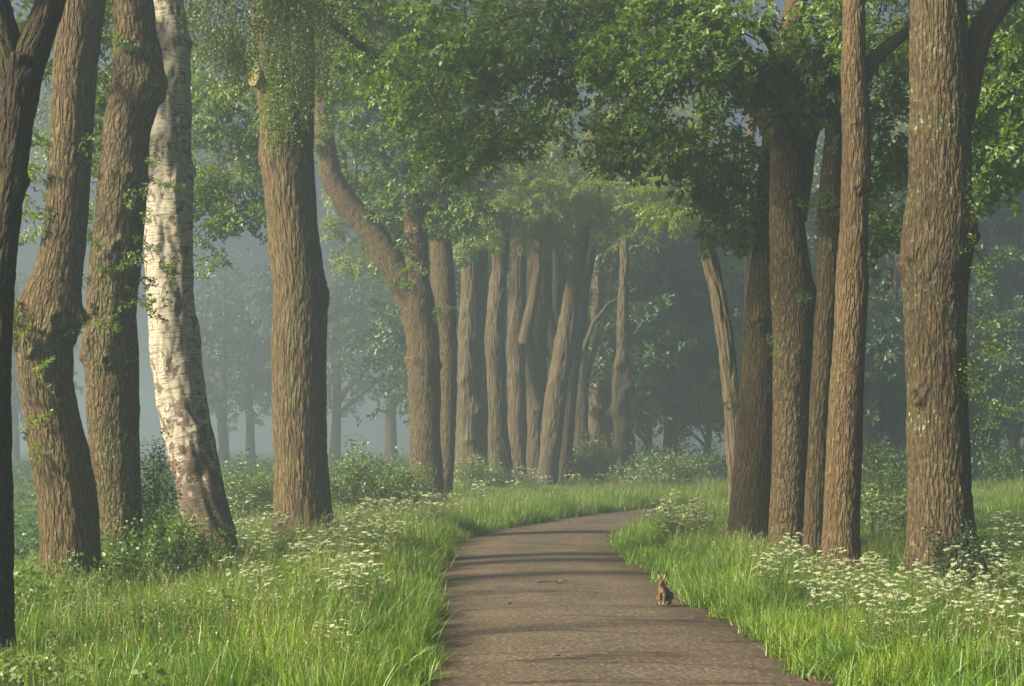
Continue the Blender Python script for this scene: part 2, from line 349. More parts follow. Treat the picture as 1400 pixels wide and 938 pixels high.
# ------------------------------------------------------------------ trunks and limbs
def tube(path, radii, nsides, ds, bark=(.09, .4, .018), lumps=.05, knots=(), flare=0., seed=0, cap=True, birch=False):
    """path (n,3) with radii -> V, quads, tris, bark_co.  knots: (z, angle_deg, amp, size, kind)"""
    path = np.asarray(path, float); radii = np.asarray(radii, float)
    d = np.concatenate([[0], np.cumsum(np.linalg.norm(np.diff(path, axis=0), axis=1))])
    ns = max(6, int(d[-1] / ds)); s = np.linspace(0, d[-1], ns)
    p = np.stack([np.interp(s, d, path[:, k]) for k in range(3)], 1); r = np.interp(s, d, radii)
    win = max(3, int(.16 * d[-1] / len(path) * 2.2 / (d[-1] / ns)) | 1)
    win = max(3, min(win, ns // 3 | 1)); kk = np.hanning(win + 2)[1:-1]; kk /= kk.sum(); h = win // 2
    def sm(a):
        e0 = 2 * a[:1] - a[1:h + 1][::-1]; e1 = 2 * a[-1:] - a[-h - 1:-1][::-1]
        return np.convolve(np.concatenate([e0, a, e1]), kk, 'valid')
    p = np.stack([sm(p[:, k]) for k in range(3)], 1); r = np.maximum(sm(r), .004)
    t = np.gradient(p, axis=0); t /= np.linalg.norm(t, axis=1)[:, None]
    ref = np.array([1., 0, 0]) if np.abs(t[:, 0]).max() < .9 else (np.array([0, 1., 0]) if np.abs(t[:, 1]).max() < .9 else np.array([.3, .3, .9]))
    u = ref - (t @ ref)[:, None] * t; u /= np.linalg.norm(u, axis=1)[:, None]; v = np.cross(t, u)
    th = np.linspace(0, 2 * np.pi, nsides, endpoint=False)
    TH, S = np.meshgrid(th, s); R = np.repeat(r[:, None], nsides, 1); rm = r.mean()
    bco = np.stack([np.cos(TH) * R, np.sin(TH) * R, S], 2).reshape(-1, 3) + seed * np.array([3.17, 1.31, 7.7])
    bo = bco.reshape(ns, nsides, 3)
    disp = perlin(bco * np.array([1 / (rm * 1.7), 1 / (rm * 1.7), .9]) + 11).reshape(ns, nsides) * lumps * R * 1.6
    disp += perlin(bco * np.array([6., 6., 3.]) + 5).reshape(ns, nsides) * lumps * R * .5
    if bark and bark[2] > 0:
        wx = np.stack([perlin(bco * 2.3 + 31), perlin(bco * 2.3 + 57), perlin(bco * 2.3 + 83) * 2], 1) * .028
        q = (bco + wx) * np.array([1 / bark[0], 1 / bark[0], 1 / bark[1]])
        n1 = np.abs(perlin(q)); n2 = np.abs(perlin(q * 2.1 + 17))
        rid = np.minimum(n1 * 3.2, 1) * .7 + np.minimum(n2 * 3, 1) * .3
        disp += ((rid - .6) * bark[2]).reshape(ns, nsides)
    if flare:
        hgt = S; ang = perlin(np.stack([np.cos(TH.ravel()) * 1.6 + seed, np.sin(TH.ravel()) * 1.6, 0 * TH.ravel() + seed], 1)).reshape(ns, nsides)
        disp += R * flare * np.exp(-hgt / .38) * (1 + 1.3 * ang)
    for (kz, ka, amp, size, kind) in knots:
        ic = np.argmin(np.abs(p[:, 2] - kz)); da = (TH - rad(ka) + np.pi) % (2 * np.pi) - np.pi
        rho = np.sqrt((da * R) ** 2 + ((S - s[ic]) * .85) ** 2)
        if kind == 'burl':
            g = np.exp(-(rho / size) ** 2)
            disp += amp * g * (1 + .7 * perlin(bco * 9 + kz).reshape(ns, nsides))
        else:                                        # healed branch scar: raised ring, sunken heart
            disp += amp * (np.exp(-((rho - size) / (.42 * size)) ** 2) - .55 * np.exp(-(rho / (.5 * size)) ** 2) + .5 * np.exp(-(rho / (1.9 * size)) ** 2))
    V = p[:, None, :] + u[:, None, :] * (np.cos(TH) * (R + disp))[..., None] + v[:, None, :] * (np.sin(TH) * (R + disp))[..., None]
    V = V.reshape(-1, 3); i = np.arange(ns * nsides).reshape(ns, nsides); j = np.roll(i, -1, 1)
    q = np.stack([i[:-1].ravel(), j[:-1].ravel(), j[1:].ravel(), i[1:].ravel()], 1)
    V = np.vstack([V, p[-1:] + t[-1:] * r[-1] * .5]); bco = np.vstack([bco, bco[-1:]])
    tri = np.stack([i[-1], j[-1], np.full(nsides, len(V) - 1)], 1)
    return V, q, tri, bco, np.append(S.ravel(), s[-1])

def tube_obj(name, parent, path, radii, mat, nsides=24, ds=.06, **kw):
    V, q, tri, b, S = tube(path, radii, nsides, ds, **kw)
    at = {"bark_co": b}
    if kw.get('birch'): at["rough"] = np.clip(.27 - S * .09, -.03, .27) + .02
    return mesh_np(name, V, [q, tri], [mat], parent, at)

def px_trunk(rows, Y, lean=0.0, extra=None, base=True):
    """rows: (py, xl, xr) from the top to the ground, in photo pixels -> path, radii from ground up"""
    rows = sorted(rows, key=lambda a: -a[0]); pts, rr = [], []
    if base:
        py, xl, xr = rows[0]; c = P((xl + xr) / 2, py, Y); z0 = gz(c[0], Y) - .12
        pts.append((c[0] + (0 if len(rows) < 2 else (c[0] - P((rows[1][1] + rows[1][2]) / 2, 0, Y)[0]) * .4), Y, min(z0, c[2] - .05))); rr.append((xr - xl) / 2 / F * Y * 1.03)
    for py, xl, xr in rows:
        c = P((xl + xr) / 2, py, Y); pts.append(c); rr.append((xr - xl) / 2 / F * Y)
    pts = np.array(pts); rr = np.array(rr); pts[:, 1] += lean * (pts[:, 2] - pts[0, 2])
    if extra:                                        # continue above the frame: (height, dx, dy, radius factor)
        top = pts[-1].copy(); r0 = rr[-1]
        for (z, dx, dy, k) in extra:
            pts = np.vstack([pts, [top[0] + dx, top[1] + dy, z]]); rr = np.append(rr, r0 * k)
    return pts, rr

# ------------------------------------------------------------------ leaf sprays
def leaf_shape(kind):
    if kind == 'oak':                                # lobed: base, 2 lobes and a tip per side
        V = np.array([(0, 0, 0), (.28, .17, .02), (.42, .10, .0), (.68, .27, .03), (.82, .13, .0), (1, 0, -.06), (.28, -.17, .02), (.42, -.10, 0), (.68, -.27, .03), (.82, -.13, 0)])
        F_ = [(0, 5, 4, 3, 2, 1), (0, 6, 7, 8, 9, 5)]
    else:
        V = np.array([(0, 0, 0), (.4, .26, .04), (1, 0, -.08), (.4, -.26, .04)]); F_ = [(0, 3, 2, 1)]
    return V, F_
def frames(d, rng, roll=.6):
    d = d / np.linalg.norm(d, axis=1)[:, None]
    up = np.array([0, 0, 1.]) + rng.normal(0, roll, d.shape)
    y = np.cross(up, d); y /= np.linalg.norm(y, axis=1)[:, None] + 1e-9
    z = np.cross(d, y); return np.stack([d, y, z], 2)     # columns are axes
def place_leaves(shape, pos, dirs, size, rng, roll=.6):
    V, F_ = shape; Rm = frames(dirs, rng, roll); n = len(pos); nv = len(V)
    W = np.einsum('nij,vj->nvi', Rm, V) * size[:, None, None] + pos[:, None, :]
    fs = [np.array(f)[None, :] + (np.arange(n) * nv)[:, None] for f in F_]
    return W.reshape(-1, 3), np.concatenate(fs, 0), np.repeat(rng.rand(n), nv)
def spray(kind, seed):
    rng = np.random.RandomState(seed); pos, dr, sz = [], [], []
    if kind == 'oak':
        tips = []
        for k in range(7):
            t = .25 + .75 * k / 6; side = (-1) ** k
            L = .30 * (1.15 - t * .6); d = np.array([.65, side * .75, rng.normal(.05, .25)])
            b = np.array([t * .7, 0, -.12 * t * t]);
            for q in (.55, 1.): tips.append((b + d * L * q + np.array([0, 0, -.05 * q]), d))
        tips.append((np.array([.76, 0, -.14]), np.array([1., 0, -.2])))
        for p, d in tips:
            for j in range(rng.randint(4, 7)):
                pos.append(p + rng.normal(0, .02, 3)); a = rng.normal(0, .85, 3); a[2] = a[2] * .7 - .15
                dr.append(d * .8 + a); sz.append(rng.uniform(.07, .165))
        shape = leaf_shape('oak')
    elif kind == 'robinia':
        for k in range(9):
            t = k / 8; b = np.array([t * .6, 0, -.1 * t]); side = (-1) ** k; az = side * rng.uniform(.5, 1.2) * (1 - .6 * t)
            L = rng.uniform(.24, .36); d = np.array([math.cos(az), math.sin(az), rng.uniform(-.5, .1)])
            pe = np.array([-math.sin(az), math.cos(az), 0])
            for j in range(9):
                q = .2 + .8 * j / 8; o = b + d * L * q + np.array([0, 0, -.1 * q * q])
                for sd_ in (-1, 1):
                    pos.append(o); dr.append(pe * sd_ + d * .35 + np.array([0, 0, -.3]) + rng.normal(0, .15, 3)); sz.append(rng.uniform(.06, .085))
        shape = leaf_shape('simple')
    elif kind == 'birch':                            # hanging strands (local x is down the strand)
        for k in range(4):
            y0 = rng.normal(0, .13); z0 = rng.normal(0, .13); L = rng.uniform(.6, 1.1)
            for j in range(22):
                q = j / 21; pos.append(np.array([q * L, y0 * (1 + q * .3) + .02 * math.sin(9 * q), z0 + rng.normal(0, .02)]))
                dr.append(np.array([.8, 0, 0]) + rng.normal(0, .7, 3)); sz.append(rng.uniform(.045, .07))
        shape = leaf_shape('simple')
    else:                                            # bush: leaves along an upright shoot (local x is up the shoot)
        for j in range(34):
            q = j / 33; a = j * 2.4; d = np.array([.35, math.cos(a), math.sin(a)]); pos.append(np.array([q * .6, 0, 0]) + d * rng.uniform(.0, .10))
            dr.append(d + rng.normal(0, .25, 3)); sz.append(rng.uniform(.07, .13) * (1 - .35 * q))
        shape = leaf_shape('simple')
    V, Fc, T = place_leaves(shape, np.array(pos), np.array(dr), np.array(sz), rng, .5)
    return V, Fc, T
SPR = {k: [spray(k, 10 * i + j) for j in range(5)] for i, k in enumerate(('oak', 'robinia', 'birch', 'bush'))}

class Crown:
    """collects leaf sprays and thin twigs, builds them as one crown mesh"""
    def __init__(s, kind, seed): s.kind = kind; s.rng = np.random.RandomState(seed); s.V = []; s.F = []; s.T = []; s.n = 0; s.tw = []; s.seed = seed
    def sprays(s, pos, dirs, scale, tint=0.):
        rng = s.rng; which = rng.randint(0, 5, len(pos))
        for w_ in range(5):
            m = which == w_
            if not m.any(): continue
            V, Fc, T = SPR[s.kind][w_]; n = m.sum(); Rm = frames(dirs[m], rng, .35 if s.kind != 'birch' else 1.); sc_ = scale[m] * rng.uniform(.8, 1.25, n)
            W = np.einsum('nij,vj->nvi', Rm, V) * sc_[:, None, None] + pos[m][:, None, :]
            s.V.append(W.reshape(-1, 3)); s.F.append((Fc[None] + (np.arange(n) * len(V))[:, None, None]).reshape(-1, Fc.shape[1]) + s.n)
            s.T.append(np.clip(np.tile(T, n) * .75 + np.repeat(rng.uniform(0, .3, n), len(V)) + tint, 0, 1)); s.n += n * len(V)
    def clump(s, c, r, n, src=None, scale=1., twigs=.07, droop=.25, gap=.0, shell=.35):
        gap = max(gap, .22)
        if s.kind == 'oak' and scale < 1.1: n = int(n * .75)
        if s.kind == 'robinia': n = int(n * .72)
        rng = s.rng; c = np.asarray(c, float); r = np.broadcast_to(np.asarray(r, float), (3,))
        q = rng.normal(size=(n, 3)); q /= np.linalg.norm(q, axis=1)[:, None]; q *= (shell + (1 - shell) * rng.rand(n) ** .6)[:, None]
        pos = c + q * r
        if gap: pos = pos[perlin(pos * .8 + s.seed) > -.5 + gap]
        pos = pos + np.stack([perlin(pos * .9 + 4), perlin(pos * .9 + 14), perlin(pos * .9 + 24)], 1) * .35
        src = c if src is None else np.asarray(src, float)
        d = (pos - src); d /= np.linalg.norm(d, axis=1)[:, None] + 1e-6
        if s.kind == 'birch': d = np.tile([0, 0, -1.], (len(pos), 1)) + rng.normal(0, .12, (len(pos), 3))
        else: d = d * .7 + rng.normal(0, .45, d.shape); d[:, 2] = d[:, 2] * .6 - droop
        s.sprays(pos, d, np.full(len(pos), scale))
        for k in np.where(rng.rand(len(pos)) < twigs)[0]:
            a, b = src * .45 + c * .55 + rng.normal(0, .38, 3) * r, pos[k]; L = np.linalg.norm(b - a)
            mid = (a + b) / 2 + np.array([0, 0, .12 * L]) + rng.normal(0, .07 * L, 3)
            s.tw.append((np.array([a, (a + mid) / 2 + np.array([0, 0, .03 * L]), mid, (mid + b) / 2, b]), np.array([.013, .011, .009, .006, .004]) * max(1, L * .8) * (scale ** .5)))
        return s
    def build(s, parent, mat, name="crown"):
        Vs, Fs = s.V[:], [np.concatenate(s.F)]; T = np.concatenate(s.T); n = s.n; mi = [np.zeros(len(Fs[0]))]; tv = []; tf = []
        ng = [];
        for path, rr in s.tw:
            d = np.gradient(path, axis=0); d /= np.linalg.norm(d, axis=1)[:, None] + 1e-9
            u = np.cross(d, [.31, .52, .8]); u /= np.linalg.norm(u, axis=1)[:, None] + 1e-9; v = np.cross(d, u); k = len(path)
            th = np.arange(4) * np.pi / 2
            V = path[:, None] + rr[:, None, None] * (u[:, None] * np.cos(th)[None, :, None] + v[:, None] * np.sin(th)[None, :, None])
            i = np.arange(k * 4).reshape(k, 4); j = np.roll(i, -1, 1)
            tf.append(np.stack([i[:-1].ravel(), j[:-1].ravel(), j[1:].ravel(), i[1:].ravel()], 1) + n); tv.append(V.reshape(-1, 3)); n += k * 4
        if tf: Fs.append(np.concatenate(tf)); mi.append(np.ones(len(Fs[-1])))
        V = np.concatenate(Vs + tv); T = np.concatenate([T, np.zeros(len(V) - len(T))])
        return mesh_np(name, V, Fs, [mat, M['twig']], parent, {"tint": T, "bark_co": V}, mi, smooth_sh=False)

def limb(parent, pts, r0, r1, mat, n=16, seed=0, name="branch"):
    pts = np.asarray(pts, float); rr = np.linspace(r0, r1, len(pts))
    return tube_obj(name, parent, pts, rr, mat, n, .07, bark=(.07, .3, r0 * .08), lumps=.07, seed=seed)
def sprigs(parent, spots, mat, kind='oak', seed=0, name="leaves"):
    """small shoots breaking from a trunk, each a part of its own: spots (px, py, Y, size m, n)"""
    for k, (px, py, Y, size, n) in enumerate(spots):
        c = Crown(kind, 900 + seed * 31 + k); rng = c.rng
        o = P(px, py, Y); pos = o + rng.normal(0, size * .42, (n, 3)); d = (pos - o) * 1.2 + rng.normal(0, .3, (n, 3)); d[:, 2] += .1
        c.sprays(pos, d, np.full(n, .42 if kind == 'oak' else .6), .15)
        for p in pos[:3]: c.tw.append((np.array([o, (o + p) / 2 + [0, 0, .03], p]), np.array([.008, .006, .004])))
        c.build(parent, mat, name)
def scar(parent, px, py, Y, r, depth=.05, tilt=(0, 0)):
    """pale sawn face of a removed limb, a short stub with a ringed end"""
    bm = bmesh.new(); c = P(px, py, Y); n = Vector((tilt[0], -1, tilt[1])).normalized(); rot = n.to_track_quat('Z', 'Y').to_matrix()
    rings = [(1.15, -.10), (1.2, 0), (1.12, depth), (.95, depth * 1.25), (.82, depth * .9), (.6, depth * .8), (.3, depth * .85)]
    prev = None; rg = random.Random(int(px))
    wob = [1 + rg.uniform(-.06, .06) for _ in range(20)]
    for (k, z) in rings:
        cur = [bm.verts.new(rot @ Vector((math.cos(a) * r * k * wob[i] * .85, math.sin(a) * r * k * wob[i] * 1.1, z))) for i, a in enumerate(np.linspace(0, 2 * math.pi, 20, endpoint=False))]
        if prev:
            for i in range(20): bm.faces.new((prev[i], prev[(i + 1) % 20], cur[(i + 1) % 20], cur[i])).smooth = True
        prev = cur
    bm.faces.new(prev)
    me = bpy.data.meshes.new("branch_scar"); bm.to_mesh(me); bm.free(); me.materials.append(M['cut_wood'])
    o = bpy.data.objects.new("branch_scar", me); COL.objects.link(o); o.parent = parent; o.location = Vector(c.tolist()) - parent.location
    return o

def tree(name, label, cat, rows, Y, mat, nsides=96, ds=.035, extra=None, lean=0., group=None, bark=(.07, .40, .017), lumps=.05, knots=(), flare=.34, seed=0, birch=False):
    path, rr = px_trunk(rows, Y, lean, extra)
    t = thing(name, label, cat, (path[0][0], path[0][1], path[0][2] + .12), group)
    kn = [(float(P(0, py, Y)[2]), a, amp, size, kd) for (py, a, amp, size, kd) in knots]
    tube_obj("trunk", t, path, rr, mat, nsides, ds, bark=bark, lumps=lumps, knots=kn, flare=flare, seed=seed, birch=birch)
    return t, path, rr
def high_crown(c, x, y, z0, r, n=70, scale=1.5):
    n = int(n * .6); z0 = z0 + .8
    """the part of a crown that stands above the picture"""
    c.clump((x, y, z0 + r * .55), (r, r, r * .6), n, src=(x, y, z0 - .5), scale=scale, twigs=.08, gap=.15)

OR_, OP, OC = M['oak_bark_ridged'], M['oak_bark_plated'], M['oak_bark_red']
OB, OD, OG, RB = M['oak_bark'], M['oak_bark_dark'], M['oak_bark_grey'], M['robinia_bark']
OL, RL, BL = M['oak_leaf'], M['robinia_leaf'], M['birch_leaf']
def robinia(label, rows, Y, seed, knots=(), crown=None, mat=RB, fork=None, group=None, name="robinia_tree", lum=.10, nsides=56):
    t, p, r = tree(name, label, "tree", rows, Y, mat, nsides=nsides, ds=.09, seed=seed, bark=(.19, 1.2, .06), lumps=lum, flare=.2, knots=knots, extra=[(min(17.5, P(0, rows[-1][0], Y)[2] + 3.5), .2, .2, .6)])
    if fork:
        for k, (pts, r0, r1) in enumerate(fork): limb(t, [P(a, b, Y + d) for a, b, d in pts], r0, r1, mat, n=24, seed=seed + k + 40)
    if crown:
        c = Crown('robinia', 100 + seed)
        for (px, py, Yc, rx, rz, n, scl) in crown: c.clump(P(px, py, Yc), (rx, rx, rz), n, scale=scl, twigs=.15, droop=.1, gap=.12)
        c.build(t, RL)
    return t

# ================================================================== LEFT ROW
# 1: dark trunk cut by the picture's left edge, forking at the top
Y = 15.6
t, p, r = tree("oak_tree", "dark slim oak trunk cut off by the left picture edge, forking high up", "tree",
    [(905, -44, 20), (850, -42, 18), (700, -40, 16), (600, -38, 15), (500, -34, 15), (400, -24, 18), (330, -12, 24), (250, -4, 34), (170, 0, 44), (110, 4, 56)], Y, M["oak_bark_shaded"], nsides=72, ds=.03, bark=(.06, .3, .018), flare=.25, seed=1,
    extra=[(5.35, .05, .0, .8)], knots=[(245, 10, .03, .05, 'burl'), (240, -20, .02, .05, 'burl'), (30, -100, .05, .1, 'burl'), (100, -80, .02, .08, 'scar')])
limb(t, [P(30, 120, Y), P(44, 70, Y), P(64, 20, Y + .1), P(90, -60, Y + .3), P(120, -200, Y + .6), P(140, -420, Y + 1)], .16, .10, M['oak_bark_shaded'], seed=2)
limb(t, [P(28, 125, Y), P(8, 60, Y), P(-6, 10, Y), P(-30, -80, Y - .2), P(-90, -260, Y - .6), P(-150, -460, Y - .8)], .15, .09, M['oak_bark_shaded'], seed=3)
c = Crown('oak', 1); high_crown(c, -4.2, 16.2, 8.2, 2.6, 45); c.build(t, OL)
# 2
Y = 22.5
t, p, r = tree("oak_tree", "leaning oak with a thick burl halfway up, its trunk bent like an elbow", "tree",
    [(805, 58, 138), (770, 57, 137), (720, 54, 135), (670, 50, 131), (620, 42, 122), (570, 36, 108), (520, 27, 98), (470, 20, 98), (430, 24, 113), (400, 34, 112), (380, 44, 112), (340, 55, 116), (300, 62, 120), (200, 70, 125), (100, 74, 131), (0, 80, 142)], Y, OB, seed=4,
    extra=[(9.2, .25, .3, .85), (12, .6, .7, .4)],
    knots=[(432, 200, .12, .13, 'burl'), (425, -20, .13, .10, 'burl'), (437, -60, .05, .09, 'scar'), (478, -105, .045, .075, 'scar'), (448, -150, .07, .12, 'burl'), (145, 175, .02, .08, 'burl'), (395, -30, .04, .12, 'burl'), (455, -70, .05, .1, 'burl')])
sprigs(t, [(88, 190, 22.2, .14, 3), (62, 230, 22.3, .12, 2), (48, 262, 22.5, .16, 5), (46, 305, 22.5, .2, 7), (30, 455, 22.4, .14, 6), (36, 470, 22.2, .1, 3), (38, 520, 22.1, .12, 4), (38, 595, 22.1, .14, 5), (80, 550, 22.1, .06, 1), (130, 430, 22.4, .12, 3), (36, 440, 22.3, .1, 3)], OL, seed=1)
c = Crown('oak', 2); high_crown(c, -5.4, 23.4, 8.9, 3.0, 60)
c.clump(P(40, 170, 25), (.5, .8, 1.0), 20, scale=.8, twigs=.15); c.clump(P(60, 40, 25), (.7, .8, .9), 34, scale=.9); c.clump(P(15, 10, 26), (.7, .8, .7), 50, scale=.9); c.clump(P(150, 10, 27), (.5, .8, .6), 40, scale=.9); c.build(t, OL)
limb(t, [p[-3], p[-3] + [-.8, .5, 1.2], p[-3] + [-1.9, .9, 2.2]], .14, .05, OB, seed=5)
# 3
Y = 25.6
t, p, r = tree("oak_tree", "knobbly oak trunk close in front of the white birch, swelling near the top", "tree",
    [(765, 140, 196), (700, 133, 193), (620, 122, 191), (570, 120, 190), (520, 118, 189), (470, 113, 187), (430, 119, 185), (350, 124, 192), (300, 130, 195), (250, 134, 201), (200, 139, 203), (175, 142, 205), (140, 149, 215), (110, 155, 223), (80, 156, 222), (50, 156, 214), (0, 155, 209)], Y, OP, seed=6,
    extra=[(9.8, -.2, .2, .85), (12.5, -.5, .5, .4)],
    knots=[(115, -10, .12, .16, 'burl'), (110, -50, .06, .12, 'burl'), (248, -60, .045, .07, 'scar'), (245, -110, .03, .12, 'burl'), (342, -70, .05, .09, 'scar'), (350, -100, .05, .13, 'burl'), (300, -90, .03, .09, 'burl'), (485, 200, .06, .08, 'burl'), (497, -85, .05, .06, 'scar'), (490, -100, .04, .1, 'burl'), (470, 230, .05, .08, 'burl'), (560, 0, .03, .1, 'burl')])
sprigs(t, [(140, 120, 25.4, .18, 5), (150, 90, 25.3, .15, 4), (128, 250, 25.5, .15, 4), (122, 300, 25.5, .16, 4), (126, 320, 25.5, .1, 3), (198, 330, 25.4, .3, 8), (205, 250, 25.4, .26, 7), (195, 380, 25.4, .25, 7), (190, 410, 25.4, .14, 4), (186, 245, 25.2, .06, 1), (116, 395, 25.5, .1, 2)], OL, seed=2)
c = Crown('oak', 3); high_crown(c, -5.8, 26.4, 10.2, 3.0, 60)
c.clump(P(146, 60, 27.5), (.35, .6, 1.4), 40, scale=.8); c.clump(P(135, 200, 27.5), (.4, .6, .7), 14, scale=.8, twigs=.15); c.build(t, OL)
# 4 birch
Y = 27.4
t, p, r = tree("birch_tree", "white barked silver birch with black rough patches, leaning left", "tree",
    [(785, 273, 329), (740, 262, 321), (680, 244, 309), (620, 231, 296), (550, 214, 282), (470, 205, 271), (400, 202, 264), (300, 200, 263), (240, 202, 266), (200, 204, 263), (150, 206, 261), (100, 212, 261), (60, 213, 260), (0, 209, 250)], Y, M['birch_bark'], seed=8, birch=True, bark=(.28, .9, .035), lumps=.09, flare=.3,
    extra=[(10.5, -.1, .2, .8), (14, .2, .5, .3)],
    knots=[(236, 0, .06, .09, 'burl'), (250, -70, .03, .09, 'burl'), (60, 0, .04, .1, 'burl'), (410, -80, .03, .12, 'burl'), (550, -110, -.05, .12, 'burl'), (600, -60, .05, .2, 'burl'), (650, -80, -.05, .12, 'burl'), (300, -60, .03, .15, 'burl')])
limb(t, [p[-3], P(290, -60, 28.2), P(340, -120, 28.8), P(400, -100, 29.6)], .10, .03, M['birch_bark'] if False else M['twig'], seed=9)
c = Crown('birch', 4); c.clump(P(345, -60, 30.5), (1.5, 1.4, .9), 150, scale=.95, twigs=.05); c.clump(P(400, 10, 32), (.6, .7, 1.3), 90, scale=.9, twigs=.05); c.clump(P(300, 20, 30.5), (.5, .7, .9), 70, scale=.85, twigs=.05)
c.clump(P(275, -40, 30), (.8, .8, .8), 60, scale=.9); c.clump((p[-1][0], p[-1][1], 12.5), (2.2, 2.2, 2.6), 90, scale=1.9); c.clump(P(55, 130, 29.5), (.5, .7, 1.1), 26, scale=.8); c.build(t, BL)
# 5 stout oak in the middle of the left row
Y = 35.6
t, p, r = tree("oak_tree", "stout straight oak with even ridged bark and a sawn limb stub at its upper left", "tree",
    [(735, 375, 459), (720, 376, 457), (680, 375, 452), (620, 375, 447), (550, 372, 445), (470, 371, 446), (440, 373, 447), (400, 375, 447), (350, 369, 440), (300, 365, 433), (250, 361, 430), (210, 356, 429), (160, 356, 429), (100, 349, 430), (50, 346, 430), (0, 343, 432)], Y, OR_, nsides=150, ds=.04, seed=10, bark=(.085, .42, .026), lumps=.03, flare=.12,
    extra=[(12.5, .1, .2, .8), (15, .3, .4, .35)],
    knots=[(405, 10, .06, .2, 'burl'), (210, 190, .05, .25, 'burl'), (340, 185, .04, .15, 'burl'), (115, 200, .08, .25, 'burl')])
scar(t, 352, 108, 35.15, .15, .12, (-.6, 0))
c = Crown('birch', 55); rng = c.rng
pos = np.concatenate([P(390, 10, 34.95) + rng.normal(0, 1, (34, 3)) * [.40, .1, .5], P(385, 85, 34.95) + rng.normal(0, 1, (34, 3)) * [.30, .1, .55], P(405, 30, 34.9) + rng.normal(0, 1, (20, 3)) * [.35, .1, .4]])
c.sprays(pos, np.tile([0, -.15, -1.], (len(pos), 1)) + rng.normal(0, .25, (len(pos), 3)), np.full(len(pos), 1.0)); c.build(t, OL, "ivy")
c = Crown('oak', 5); high_crown(c, -3.6, 36.5, 13, 3.6, 70)
c.clump(P(300, 255, 44), (.8, 1.2, .9), 90, src=P(350, 200, 42), scale=.95, twigs=.09); c.clump(P(285, 320, 44), (.4, .6, .5), 22, scale=.85, twigs=.15); c.clump(P(335, 250, 44), (.5, .8, .9), 46, scale=.9)
c.clump(P(320, 120, 43), (1.1, 1.5, 1.2), 110, scale=1.1, twigs=.09); c.clump(P(500, 20, 39), (1.2, 1.2, 1.0), 100, src=P(440, 40, 37), scale=1.05, twigs=.35)
c.clump(P(470, 90, 39), (.55, .8, .5), 34, scale=.9); c.clump(P(545, 95, 38.5), (.7, .8, .55), 55, src=P(500, 40, 38), scale=.9, twigs=.15); c.clump(P(560, 30, 38), (.9, 1, .8), 70, scale=1.); c.build(t, OL)
limb(t, [P(400, 0, 35.6), P(440, 20, 36.5), P(490, 60, 37.6), P(530, 95, 38.2), P(555, 140, 38.5)], .13, .02, OB, seed=11)
# 6 forked oak
Y = 58
t, p, r = tree("oak_tree", "hazy oak dividing into an upright stem and a long arm bent to the upper left", "tree",
    [(680, 562, 608), (620, 561, 603), (570, 560, 602), (500, 557, 602), (470, 556, 601), (420, 547, 595), (390, 548, 588), (350, 551, 586), (280, 551, 582), (200, 552, 577), (100, 550, 570)], Y, OB, nsides=80, ds=.06, seed=13, bark=(.12, .5, .03),
    extra=[(16, .1, .4, .7)], knots=[(492, 190, .10, .18, 'burl'), (492, -120, .08, .14, 'burl'), (470, -150, .08, .14, 'burl'), (500, 0, .08, .12, 'burl')])
limb(t, [P(566, 415, Y), P(545, 375, Y), P(520, 335, Y), P(497, 302, Y), P(470, 272, Y), P(452, 240, Y), P(444, 190, Y), P(440, 110, Y), P(438, 30, Y)], .50, .27, OB, n=40, seed=14)
sprigs(t, [(560, 370, 57.3, .5, 16), (595, 430, 57.5, .35, 8), (520, 375, 57.4, .3, 7)], OL, seed=3)
c = Crown('oak', 6)
c.clump(P(500, 180, 58.5), (1.4, 1.6, 1.6), 120, src=P(470, 230, 58), scale=1.25, twigs=.09); c.clump(P(530, 260, 58.5), (.9, 1.2, .9), 60, scale=1.2, twigs=.09)
c.clump(P(590, 190, 57.5), (1.3, 1.4, 1.4), 110, src=P(565, 200, 58), scale=1.2); c.clump(P(620, 270, 58), (1., 1.2, .8), 60, scale=1.15, twigs=.09); c.clump(P(540, 330, 59), (.6, .8, .5), 22, scale=1.1)
c.clump(P(470, 60, 59), (2.2, 2, 1.7), 130, scale=1.5); c.clump(P(600, 60, 59), (2.2, 2, 1.7), 130, scale=1.5); c.build(t, OL)
# 7
t, p, r = tree("oak_tree", "slender hazy oak standing just right of the forked oak", "tree",
    [(675, 599, 617), (600, 600, 623), (500, 598, 625), (470, 597, 625), (400, 590, 624), (340, 589, 618), (300, 587, 613), (200, 585, 608), (60, 588, 605)], 64, OB, nsides=56, ds=.08, seed=15, bark=(.12, .5, .03), extra=[(17, .1, .3, .6)])
c = Crown('oak', 7); c.clump(P(640, 150, 65), (1.7, 1.6, 1.5), 90, scale=1.4); c.clump(P(630, 310, 66), (.9, 1, .7), 34, scale=1.2); c.clump(P(600, 0, 65), (2.4, 2, 1.8), 90, scale=1.8); c.build(t, OL)

robinia("robinia almost hidden behind the stout oak, its pale leaves hanging beside the long bent arm", [(660, 396, 420), (500, 398, 420), (350, 402, 420), (200, 405, 420)], 78, 19, crown=[(485, 320, 78, 1.2, 1.3, 70, 1.4), (500, 220, 78, 1.6, 1.5, 80, 1.5), (330, 190, 78, 2.0, 1.5, 70, 1.6), (300, 130, 78, 2.4, 2., 90, 1.8), (230, 130, 78, 1.8, 1.8, 60, 1.7), (420, 100, 78, 2.6, 2., 90, 1.8), (150, 150, 80, 2.2, 2.2, 70, 1.8), (60, 150, 80, 2.2, 1.5, 50, 1.8)])

